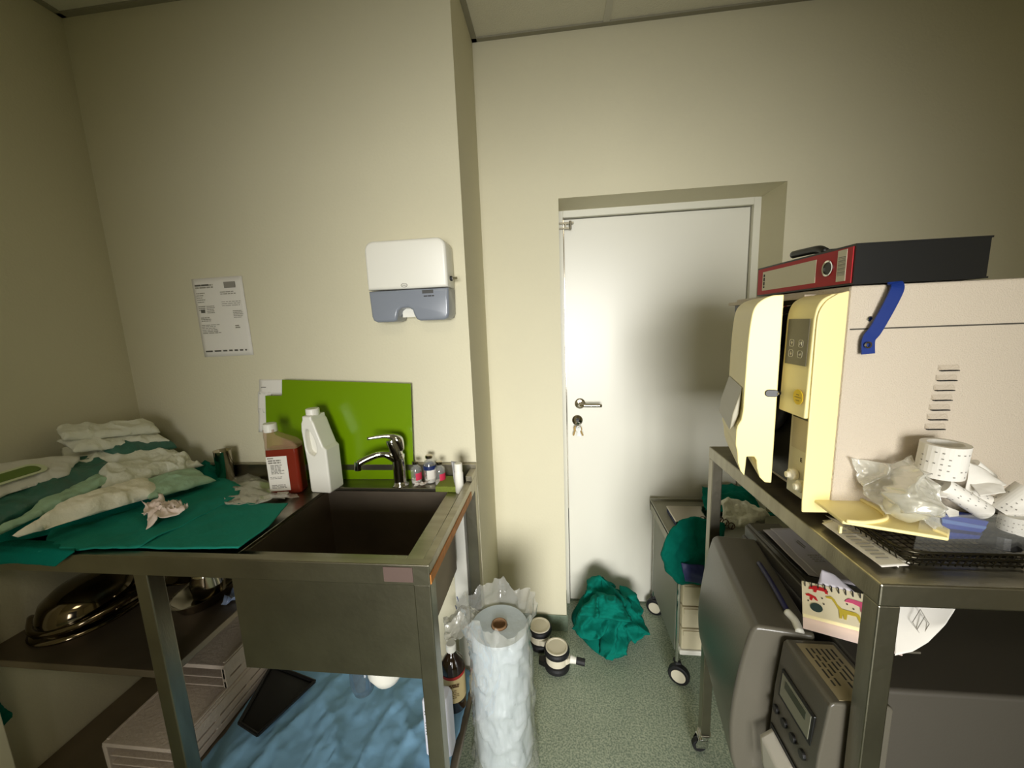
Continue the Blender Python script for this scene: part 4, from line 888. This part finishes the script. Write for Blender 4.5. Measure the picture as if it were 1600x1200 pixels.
tag(MB().tube(spline([W(1230, 956, z=.862), W(1242, 970, z=.860), W(1250, 988, z=.856)], 5), .008, 10).build('white_plug', M_white, smooth=True), 'short white connector lying behind the control box', 'connector')
# draped sheet under the table top
q = [W(1400, 935, y=.70), W(1500, 940, y=.70), W(1470, 985, y=.66), W(1398, 1024, y=.64)]
hs_ = thing('hanging_sheet', 'patterned white paper sheet curling down beside the front right table leg', 'paper', q[3])
cloth('sheet', [q[0], q[1]], [q[3], W(1425, 1018, y=.645), W(1450, 1003, y=.655)], M_paper, hs_, right=[q[1], W(1478, 975, y=.67), W(1450, 1003, y=.655)], n=24, m=24, amp=.001, ripple=0, thick=.0008, up=(0, -1, 0))
qa_ = [W(1438, 952, y=.680), W(1452, 975, y=.668), W(1440, 995, y=.66), W(1426, 972, y=.668)]
MB().tube(qa_+[qa_[0]], .0006, 5).build('print', M_gink, hs_)
MB().tube([qa_[0].lerp(qa_[1], .5), qa_[2].lerp(qa_[3], .5)], .0006, 5).build('print', M_gink, hs_)

# ---------------------------------------------------------------- steriliser on the table
ay0, ay1, axf, az0, az1 = .742, 1.17, .512, RZ+.02, 1.541
au = thing('autoclave', 'cream and white bench steriliser standing on the right steel table', 'steriliser', (.8, .95, RZ+.001))
hz = MB(); hz.box((axf, ay0, az0), (1.12, ay1, az1)); hz.build('metal_housing', M_panel, au, bevel=.004)
for (x, y) in ((axf+.05, ay0+.05), (axf+.05, ay1-.05), (1.07, ay0+.05), (1.07, ay1-.05)): MB().cyl((x, y, RZ+.0005), (x, y, az0), .016).build('foot', M_rubber, au)
zs_ = W(1460, 510, y=ay0).z
MB().box((axf+.004, ay0-.0008, zs_-.0012), (1.118, ay0+.0004, zs_+.0012)).build('seam', M_greyd, au)
for k in range(7):
    z_ = W(1480, 578, y=ay0).z-.0175*k; xa = W(1465-1.5*k, 578, y=ay0).x; xb = xa+.032
    lv_ = MB(); lv_.add([(xa, ay0-.0006, z_), (xb, ay0-.0006, z_), (xb-.003, ay0-.006, z_+.001), (xa+.003, ay0-.006, z_+.001), (xa, ay0-.0006, z_+.009), (xb, ay0-.0006, z_+.009)], [(0, 1, 2, 3), (3, 2, 5, 4), (0, 3, 4), (1, 5, 2)])
    l_ = lv_.build('louvre', M_panel, au, smooth=False)
    MB().box((xa+.002, ay0-.0055, z_-.0016), (xb-.002, ay0-.0006, z_-.0002)).build('slot', M_black, l_)
MB().lathe([(.0045, 0), (.0045, .002), (.003, .003), (0, .003)], W(1358, 498, y=ay0-.0003), (0, -1, 0), n=14).build('screw', M_chrome, au)
# moulded front frame (near side column), rounded top
zb_ = az0+.012
bz = [(axf, az0), (axf, az1-.004), (axf-.030, az1-.010), (axf-.043, az1-.022), (axf-.050, az1-.045), (axf-.053, az1-.075), (axf-.053, az0+.10), (axf-.045, az0)]
bz = [(axf-.0005, az0), (axf-.0005, az1-.008)]+[(p.x, p.y) for p in spline([(axf-.018, az1-.012, 0), (axf-.036, az1-.024, 0), (axf-.047, az1-.045, 0), (axf-.049, az1-.075, 0)], 5)]+[(axf-.049, az0+.02), (axf-.048, az0)]
colw = .004
MB().prism([(a_, b_) for a_, b_ in bz], (0, ay0+.002, 0), (1, 0, 0), (0, 0, 1), (0, colw, 0)).build('front_frame', M_cream, au, bevel=.003, bseg=3)
# control fascia: upper block facing left
zf0 = W(1260, 650, y=ay0+.03).z
fx = axf-.051
pf = [(axf-.001, zf0), (axf-.001, az1-.010)]+[(p.x, p.y) for p in spline([(axf-.024, az1-.012, 0), (axf-.040, az1-.021, 0), (axf-.048, az1-.036, 0), (fx, az1-.056, 0)], 5)]+[(fx-.004, zf0)]
fy0, fy1 = ay0+.0065, ay0+.090
MB().prism(pf, (0, fy0, 0), (1, 0, 0), (0, 0, 1), (0, fy1-fy0, 0)).build('control_fascia', M_cream, au, bevel=.003, bseg=3)
# lower compartment
MB().box((axf-.030, fy0, az0+.01), (axf-.001, fy1-.002, zf0-.002)).build('service_panel', M_creamw, au, bevel=.002)
MB().box((axf-.0315, fy0+.008, zf0-.075), (axf-.0305, fy1-.012, zf0-.012)).build('service_flap', mat('beige_flap', (226, 212, 184), .45), au)
MB().box((axf-.0312, fy0+.006, zf0-.012), (axf-.0305, fy1-.010, zf0-.006)).build('flap_shadow_gap', M_greyd, au)
text('letter', 'E', .012, (axf-.0305, fy0+.042, zf0-.098), (0, -1, 0), (0, 0, 1), M_ink, au)
MB().box((axf-.0325, fy0+.008, zf0-.112), (axf-.0305, fy0+.018, zf0-.088)).build('socket', M_black, au)
for (yy, zz) in ((fy0+.05, zf0-.128), (fy0+.022, zf0-.142)):
    MB().lathe([(.010, 0), (.012, .003), (.012, .012), (.007, .014), (.006, .02), (0, .021)], (axf-.0305, yy, zz), (-1, 0, 0), n=20).build('valve_knob', M_creamw, au)
# keypad on the fascia
kz1 = W(1258, 488, y=ay0+.04).z; kz0 = W(1258, 570, y=ay0+.04).z
kx = fx-.0045
def kxz(z): return fx-.001-.004*(az1-.056-z)/(az1-.056-zf0)
kO = Vector((kxz(kz0)-.0005, fy0+.072, kz0)); kV = Vector((kxz(kz1-.0)-kxz(kz0), 0, kz1-kz0)); kh = kV.length; kV.normalize()
ktop = min(kz1, az1-.054); kh = ktop-kz0
MB().prism([(0, 0), (.064, 0), (.064, kh), (0, kh)], kO, (0, -1, 0), kV, (-.0008, 0, 0)).build('keypad', M_keypad, au)
kp2 = kO+Vector((-.0010, 0, 0))
for i, (u, v, s_) in enumerate(((.010, .034, '+'), (.038, .034, 'M'), (.010, .014, '+'), (.038, .014, ''))):
    lo_ = rrect(0, 0, .014, .014, .004, 4); li_ = rrect(.0008, .0008, .0132, .0132, .0034, 4)
    cprism('key_outline', [[(a_, b_) for a_, b_ in lo_], li_], .0004, kp2+Vector((0, -u, 0))+kV*v, (0, -1, 0), kV, mat('keypad_ink', (206, 200, 176), .5), au)
    if s_ == 'M': text('key_letter', 'M', .010, kp2+Vector((-.0002, -u-.0032, 0))+kV*(v+.0036), (0, -1, 0), kV, MATS['keypad_ink'], au)
    elif s_ == '+':
        up_ = 1 if i == 0 else -1; mb = MB()
        mb.prism([(.0062, .004), (.0078, .004), (.0078, .010), (.0062, .010)], kp2+Vector((0, -u, 0))+kV*v, (0, -1, 0), kV, (-.0003, 0, 0))
        a_ = [(.004, .007), (.010, .007), (.007, .0112)] if up_ > 0 else [(.004, .007), (.007, .0028), (.010, .007)]
        mb.prism(a_, kp2+Vector((0, -u, 0))+kV*v, (0, -1, 0), kV, (-.0003, 0, 0)); mb.build('key_arrow', MATS['keypad_ink'], au)
    else:
        mb = MB(); mb.prism([(.0035, .006), (.0065, .0035), (.0065, .0052), (.0105, .0052), (.0105, .010), (.009, .010), (.009, .0068), (.0065, .0068), (.0065, .0085)], kp2+Vector((0, -u, 0))+kV*v, (0, -1, 0), kV, (-.0003, 0, 0)); mb.build('key_arrow', MATS['keypad_ink'], au)
sz = W(1257, 618, y=ay0+.04).z
stk_ = MB().lathe([(.0145, 0), (.0145, .0008)], (kxz(sz)-.0010, fy0+.020, sz), (-1, 0, 0), n=28).build('round_sticker', M_yel, au)
marks('sticker_print', [(-.009, -.001, .018, .0012), (-.005, .004, .009, .0012), (-.005, -.007, .010, .0012)], (kxz(sz)-.0019, fy0+.020, sz), (0, -1, 0), (0, 0, 1), mat('olive_ink', (150, 120, 20), .6), stk_)
tO = kO+Vector((.004, -.006, 0))+kV*(kh+.010)
mb = marks('brand_print', lines(0, .010, .034, 1, .005, .004, 0, 6)+lines(0, .004, .036, 2, .005, .0022, .1, 5), tO+Vector((.001, 0, 0)), (0, -1, 0), Vector((.35, 0, 1)), M_gink, au)
# chamber opening (dark) behind the door and black seal
MB().box((axf-.004, fy1+.001, az0+.01), (axf+.0, ay1-.004, az1-.012)).build('chamber_face', M_black, au)
MB().lathe([(.115, 0), (.118, .006), (.118, .020), (.10, .022), (.10, .004), (.115, 0)], (axf-.0045, .985, 1.33), (-1, 0, 0), n=40, caps=False).build('chamber_ring', M_rubber, au, smooth=True)
MB().box((axf-.02, fy1+.002, az1-.016), (axf+.0, ay1, az1-.008)).build('top_trim', M_panel, au)
# door: hinged on the far side, ajar
hp = Vector((.508, 1.035, 0)); npx = Vector((.4575, .846, 0))
ddir = (Vector((.450, .826, 0))-hp).normalized(); dn = Vector((-abs(ddir.y), ddir.x*1 if False else 0, 0))
dn = Vector((ddir.y, -ddir.x, 0)); dn = dn if dn.x < 0 else -dn      # outward (left)
Ld = (Vector((.450, .826, 0))-hp).length
Z = lambda py: W(1200, py, y=.846).z
# profile (thickness outward, z)
zt_, zb2 = Z(462), Z(749)
pr = [(0, zb2), (0, zt_)]+[(p.x, p.y) for p in spline([(.018, zt_, 0), (.034, zt_-.006, 0), (.048, zt_-.020, 0), (.054, zt_-.045, 0), (.0575, zt_-.10, 0), (.059, Z(600), 0), (.0595, Z(640), 0)], 4)]
pr += [(.062, Z(655)), (.068, Z(664)), (.070, Z(672)), (.070, Z(694)), (.066, Z(706)), (.064, Z(722)), (.058, Z(735)), (.050, Z(742)), (.048, Z(712)), (.034, Z(711)), (.030, Z(716)), (.028, Z(728)), (.022, Z(742)), (.012, zb2)]
MB().prism(pr, hp, dn, Vector((0, 0, 1)), ddir*Ld).build('door', M_cream, au, bevel=.002, bseg=2)
MB().prism([(.060, Z(606)), (.076, Z(650)), (.080, Z(676)), (.071, Z(668)), (.064, Z(650))], hp+ddir*.01, dn, Vector((0, 0, 1)), ddir*(Ld-.03)).build('door_lower_band', mat('grey_band', (170, 164, 140), .4), au, bevel=.002)
lt = hp+ddir*(Ld+.0005)+Vector((0, 0, Z(612)))
MB().prism(rrect(-.002, -.0075, .022, .0075, .007), lt, dn, Vector((0, 0, 1)), ddir*.003).build('door_latch', M_black, au, bevel=.001)
MB().box(lt+Vector((-.002, -.0042, -.002)), lt+Vector((.001, -.003, .002))).build('latch_pin', M_chrome, au)
mb = MB(); mb.tube([lt+Vector((0.003, .004, 0)), Vector((axf-.005, .87, lt.z))], .005, 8); mb.build('latch_bolt', M_black, au)
for k, zz in enumerate((az1-.03, az1-.045)): MB().tube([hp+ddir*(Ld-.02)+Vector((0, 0, zz))+Vector((.004,0,0)), Vector((axf-.006, .87, zz+.004))], .0016, 6).build('hinge_rod', M_chrome, au)
# loose cream cover plate
fz = RZ+.040
cvp = thing('cover_plate', 'cream plastic flap lying at the foot of the steriliser over the basket', 'cover', W(1370, 815, z=fz))
P_ = lambda x, y, z=fz: W(x, y, z=z)
pts_ = [P_(1256, 773), P_(1296, 768), P_(1318, 766), P_(1392, 804), P_(1452, 815), P_(1484, 832), P_(1482, 846), P_(1316, 819)]
mb = MB(); k = len(pts_); mb.add(pts_+[p+Vector((0, 0, .006)) for p in pts_], [tuple(range(k))[::-1], tuple(range(k, 2*k))]+[(i, (i+1) % k, k+(i+1) % k, k+i) for i in range(k)])
mb.build('plate', M_cream, cvp, bevel=.002)
MB().tube(spline([P_(1318, 767, fz+.008), P_(1352, 784, fz+.008), P_(1382, 803, fz+.008), P_(1380, 812, fz+.008), P_(1350, 816, fz+.008), P_(1322, 814, fz+.008)], 5), .0035, 8).build('raised_rib', M_cream, cvp, smooth=True)
MB().hexa([P_(1456, 834), P_(1481, 844), P_(1481, 836), P_(1456, 828), P_(1456, 834)+Vector((0, 0, .010)), P_(1481, 844)+Vector((0, 0, .010)), P_(1481, 836)+Vector((0, 0, .010)), P_(1456, 828)+Vector((0, 0, .010))]).build('end_block', M_cream, cvp, bevel=.001)
MB().box(P_(1313, 822)+Vector((-.002, -.002, -.012)), P_(1313, 822)+Vector((.002, .002, .0))).build('peg', M_cream, cvp)
# blue strap hanging down the side
st = thing('blue_strap', 'blue strap with a metal eyelet hanging down the white steriliser side', 'strap', W(1370, 500, y=ay0))
cl_ = [W(1397, 441, y=ay0-.004), W(1402, 450, y=ay0-.012), W(1388, 480, y=ay0-.012), W(1368, 515, y=ay0-.009), W(1357, 530, y=ay0-.009), W(1356, 553, y=ay0-.010)]
cs_ = spline(cl_, 8); L_ = []; R_ = []
for i, p in enumerate(cs_):
    d_ = (cs_[min(i+1, len(cs_)-1)]-cs_[max(i-1, 0)]).normalized(); s_ = d_.cross(Vector((0, 1, 0))).normalized()
    if s_.x > 0: s_ = -s_
    L_.append(p+s_*.0105); R_.append(p-s_*.0105)
mb = MB(); mb.add(L_+R_, [(i, i+1, len(L_)+i+1, len(L_)+i) for i in range(len(L_)-1)]); mb.build('band', M_bluep, st, solid=.0025)
ec = W(1356, 539, y=ay0-.013)
MB().lathe([(.0035, 0), (.0058, 0), (.0058, .0015), (.0035, .002), (.0035, 0)], ec, (0, -1, 0), n=20, caps=False).build('eyelet', M_shinysteel, st)

# ---------------------------------------------------------------- red and black ring binder on top
by0, by1, bx0, bx1, bz0, bz1 = .739, 1.059, .511, .700+.02, az1+.002, az1+.070
bx1 = W(1549, 400, y=by0).x
rb = thing('ring_binder', 'black lever arch binder with red spine lying on top of the steriliser', 'binder', ((bx0+bx1)/2, .9, bz0))
mb = MB(); mb.box((bx0+.001, by0, bz1-.003), (bx1, by1, bz1)); mb.box((bx0+.001, by0, bz0), (bx1, by1, bz0+.003)); mb.box((bx0+.001, by0, bz0+.003), (bx0+.004, by1, bz1-.003)); mb.box((bx0+.004, by0+.001, bz0+.003), (bx1-.002, by1-.004, bz1-.003))
mb.build('cover', M_black, rb)
MB().box((bx0-.0008, by0+.004, bz0+.003), (bx0+.0008, by1-.006, bz1-.004)).build('spine_card', M_red, rb)
sO = Vector((bx0-.0009, 0, 0))
def sy(px): return W(px, 430, x=bx0).y
y_a, y_b = sy(1193), sy(1275)
MB().box((bx0-.0016, y_b, bz0+.012), (bx0-.0009, y_a, bz1-.012)).build('spine_label', mat('label_paper', (214, 208, 184), .6), rb)
yc_ = sy(1294); zc_ = (bz0+bz1)/2+.001
MB().lathe([(.0115, 0), (.0145, 0), (.0145, .0025), (.0115, .002), (.0115, 0)], (bx0-.0009, yc_, zc_), (-1, 0, 0), n=28, caps=False).build('finger_ring', M_chrome, rb, smooth=False)
MB().lathe([(.0114, 0), (.0114, .0008)], (bx0-.0009, yc_, zc_), (-1, 0, 0), n=28).build('finger_hole', M_black, rb)
ya, yb2 = sy(1308), sy(1322)
MB().box((bx0-.0016, yb2, bz0+.008), (bx0-.0009, ya, bz1-.006)).build('barcode_label', MATS['label_paper'], rb)
marks('barcode', [(.014+.0022*k, .002, .0009+.0004*(k % 3), (ya-yb2)-.004) for k in range(15)], (bx0-.0017, ya, bz0+.004), (0, 0, 1), (0, -1, 0), M_gink, rb)
marks('label_text', lines(0, 0, .034, 1, .005, .0065, 0, 6), (bx0-.0017, y_a-.004, bz0+.018), (0, 0, 1), (0, -1, 0), M_ink, rb)
lev = MB(); lev.tube(spline([W(1240, 398, x=.53), W(1262, 393, x=.53), W(1280, 390, x=.53), W(1290, 394, x=.53)], 5), .008, 10)
lev.build('lever', M_black, rb, smooth=True)
MB().box((bx0+.012, W(1300, 385, x=.53).y-.006, bz1-.001), (bx0+.026, W(1300, 385, x=.53).y+.006, bz1+.005)).build('rado_slot', M_black, rb, bevel=.001)

# ---------------------------------------------------------------- wire basket and contents
kx0, kx1, ky0, ky1, kz_, kh_ = .535, 1.02, .612, .735, RZ+.002, .028
kb = thing('wire_basket', 'shallow dark wire mesh basket standing at the front edge of the right table', 'basket', ((kx0+kx1)/2, .67, kz_))
def loop(z, g_=0): return [(p[0], p[1], z) for p in rrect(kx0-g_, ky0-g_, kx1+g_, ky1+g_, .022, 5)]
for k, z in enumerate((kz_+.003, kz_+.014, kz_+.024)):
    lp_ = loop(z, .002*k); MB().tube(lp_+[lp_[0]], .0022 if k else .0018, 7).build('rim_wire', M_mesh, kb, smooth=True)
mb = MB(); x = kx0
while x < kx1: mb.tube([(x, ky0-.002, kz_+.001), (x+.009, ky0-.004, kz_+.024)], .0009, 4); x += .010
x = kx0+.01
while x < kx1: mb.tube([(x, ky0, kz_+.002), (x, ky1, kz_+.002)], .0009, 4); x += .012
y = ky0+.01
while y < ky1: mb.tube([(kx0, y, kz_+.003), (kx1, y, kz_+.003)], .0009, 4); mb.tube([(kx0-.001, y, kz_+.002), (kx0-.004, y+.008, kz_+.024)], .0009, 4); y += .012
mb.build('mesh', M_mesh, kb)
# clear box with rolls
zr = kz_+.006
cb = thing('clear_box', 'clear plastic box standing in the wire basket, full of paper rolls', 'box', W(1520, 840, y=.66))
rim = [W(1376, 775, y=.700), W(1440, 803, y=.64), W(1482, 806, y=.632), W(1540, 806, y=.632), W(1660, 806, y=.632)]
MB().tube(spline(rim, 5), .0022, 8).build('rim', M_clearbox, cb, smooth=True)
bl = [Vector((p.x, p.y+.006, zr+.001)) for p in rim[1:]]
vs = rim[1:]+bl; k = len(bl); MB().add(vs, [(i, i+1, k+i+1, k+i) for i in range(k-1)]).build('wall', M_clearbox, cb, solid=.0012)
def roll(c, axis, r, L, label, yaw=0, ink=True, hollow=.72):
    t = thing('paper_roll', label, 'roll', c, 'printed paper rolls in the clear box')
    A = Vector(axis).normalized(); O = Vector(c)-A*L/2
    MB().lathe([(r, 0), (r, L), (r*hollow, L), (r*hollow, .001), (r*hollow*.9, 0)], O, A, n=36).build('paper', M_paper, t, smooth=False)
    if ink:
        u0 = A.orthogonal().normalized(); w0 = A.cross(u0); mb = MB(); rnd = random.Random(int(r*1e5)+int(L*1e4))
        for ai in range(22):
            for li in range(5):
                if rnd.random() < .45: continue
                a_ = 2*math.pi*ai/22; b_ = a_+.10; z0_ = L*(.1+.17*li)
                p = [O+A*zz+(u0*math.cos(q_)+w0*math.sin(q_))*(r+.0003) for q_, zz in ((a_, z0_), (b_, z0_), (b_, z0_+L*.035), (a_, z0_+L*.035))]
                mb.add(p, [(0, 1, 2, 3)])
        mb.build('print', M_gink, t)
    return t
roll(W(1472, 717, y=.69), (.05, -.02, 1), .030, .055, 'upright curled printed paper roll on top of the pile')
roll(W(1504, 778, y=.672), (.8, -.1, -.55), .014, .075, 'tight paper roll lying slantwise across the front of the pile', hollow=.3)
roll(W(1545, 785, y=.690), (.9, 0, -.3), .013, .08, 'long paper roll lying behind the slanting one', hollow=.3)
roll(W(1588, 783, y=.672), (.5, -.2, .8), .020, .05, 'paper roll leaning at the right edge of the pile', hollow=.5)
roll(W(1580, 824, y=.66), (.05, 0, 1), .016, .042, 'short upright paper roll standing low in the box', hollow=.4)
roll(W(1535, 735, y=.72), (.7, 0, -.6), .008, .04, 'thin paper roll poking out behind the upright one', hollow=.3, ink=False)
def slip(name, c, label, seed, par=None, mtl=None, amp=.004, y=None):
    q = [W(a, b, y=yy) for a, b, yy in c]
    o = cloth(name, [q[0], q[1]], [q[3], q[2]], mtl or M_paper, par, n=20, m=16, amp=amp, ripple=.001, thick=.0006, seed=seed, up=(0, -1, .6))
    if label: tag(o, label, 'paper', 'printed slips in the clear box')
    return q
for i, (c, lb) in enumerate(((([(1512, 722, .70), (1545, 738, .70), (1572, 758, .675), (1508, 772, .675)]), 'printed curled slip sticking out right of the upright roll'),
                  (([(1510, 752, .69), (1560, 748, .69), (1570, 770, .665), (1530, 775, .66)]), 'printed slip below the first one'),
                  (([(1452, 757, .68), (1492, 755, .68), (1480, 778, .655), (1462, 776, .655)]), 'crumpled slip end under the upright roll'),
                  (([(1468, 788, .65), (1500, 798, .65), (1498, 806, .645), (1482, 808, .642)]), 'torn slip corner at the front rim of the box'))):
    q = slip('paper_slip', c, lb, 40+i, amp=.006)
q = [W(1470, 803, y=.662), W(1545, 815, y=.662), W(1530, 842, y=.658), W(1475, 842, y=.658)]
bb = thing('blue_packet', 'blue striped packet inside the clear box', 'packet', q[3])
mb = MB(); mb.hexa([p+Vector((0, 0, 0)) for p in q]+[p+Vector((0, .02, .002)) for p in q]); mb.build('packet', mat('royal_blue_card', (40, 66, 150), .4), bb)
for j, (a_, b_) in enumerate(((.18, .34), (.55, .70))):
    l0, l1, r0_, r1_ = q[0].lerp(q[3], a_), q[0].lerp(q[3], b_), q[1].lerp(q[2], a_+.1), q[1].lerp(q[2], b_+.1)
    MB().add([p+Vector((0, -.0008, 0)) for p in (l0, r0_, r1_, l1)], [(0, 1, 2, 3)]).build('stripe', mat('navy_stripe', (22, 34, 86), .4) if j else mat('pale_blue_stripe', (90, 120, 180), .4), bb, solid=.0004)
tag(MB().lathe([(.028, 0), (.03, .003), (.028, .022), (.02, .026), (0, .027)], Vector(W(1555, 848, y=.665)), n=24).build('round_lid', M_black), 'round black lid lying in the box beside the blue packet', 'lid')
# plastic bag with elastic tube
pb = thing('plastic_bag', 'crumpled clear plastic bag leaning on the steriliser beside the basket', 'bag', W(1420, 800, y=.69))
cloth('bag_film', [W(1326, 715, y=.735), W(1395, 725, y=.725), W(1425, 712, y=.72)], [W(1375, 800, y=.66), W(1440, 812, y=.645), W(1480, 838, y=.64)], M_bag2, pb, right=[W(1425, 712, y=.72), W(1462, 770, y=.66), W(1480, 838, y=.64)], left=[W(1326, 715, y=.735), W(1350, 765, y=.72), W(1375, 800, y=.66)], n=60, m=50, amp=.016, fold=.016, fs=20, seed=14, thick=.0005, up=(-.3, -1, .3), ripple=.008)
cloth('bag_film', [W(1385, 735, y=.72), W(1410, 722, y=.70), W(1445, 750, y=.68)], [W(1378, 770, y=.67), W(1400, 800, y=.65), W(1455, 806, y=.64)], M_bag2, pb, n=50, m=40, amp=.02, fold=.018, fs=24, seed=15, thick=.0005, up=(0, -1, .3), ripple=.008, bulge=.02)
MB().lathe([(.022, 0), (.028, .006), (.03, .02), (.026, .034), (.012, .044), (.006, .05)], W(1398, 775, y=.665), (.7, -.3, -.5), n=28).build('mouthpiece', film('frosted_plastic', (236, 230, 200), .5, .3, .2), pb, smooth=True)
# paper slips under the basket
ps = RZ+.0015
for i, (c, lb) in enumerate(((((1258, 770), (1300, 792), (1372, 872), (1352, 874)), None), (((1285, 814), (1298, 812), (1408, 876), (1404, 887), ), 'long white printed slip lying nearest the front left corner of the right table'), (((1290, 805), (1330, 820), (1422, 880), (1380, 872)), 'curled printed slip lying on top beside the wire basket'), (((1284, 818), (1300, 812), (1420, 884), (1378, 886)), 'white slip of paper sticking out furthest over the table corner'))):
    if not lb: continue
    q = [W(a, b, z=ps+.0025*i) for a, b in c]
    sl_ = cloth('paper_slip', [q[0], q[1]], [q[3], q[2]], M_paper, n=16, m=24, amp=.0012, ripple=0, thick=.0006, seed=60+i, floorz=ps)
    tag(sl_, lb, 'paper', 'slips of paper on the table edge')
    u_ = (q[1]-q[0]).lerp(q[2]-q[3], .5); v_ = (q[0]-q[3]).normalized(); u_ = (u_-v_*u_.dot(v_)); wl = u_.length*.7; o_ = q[3]+(q[2]-q[3])*.2+v_*.02+Vector((0, 0, .0016))
    marks('print', [(0, .01*k, wl*(.5+.5*random.random()), .0022) for k in range(9)], o_, u_, v_, M_gink, sl_)
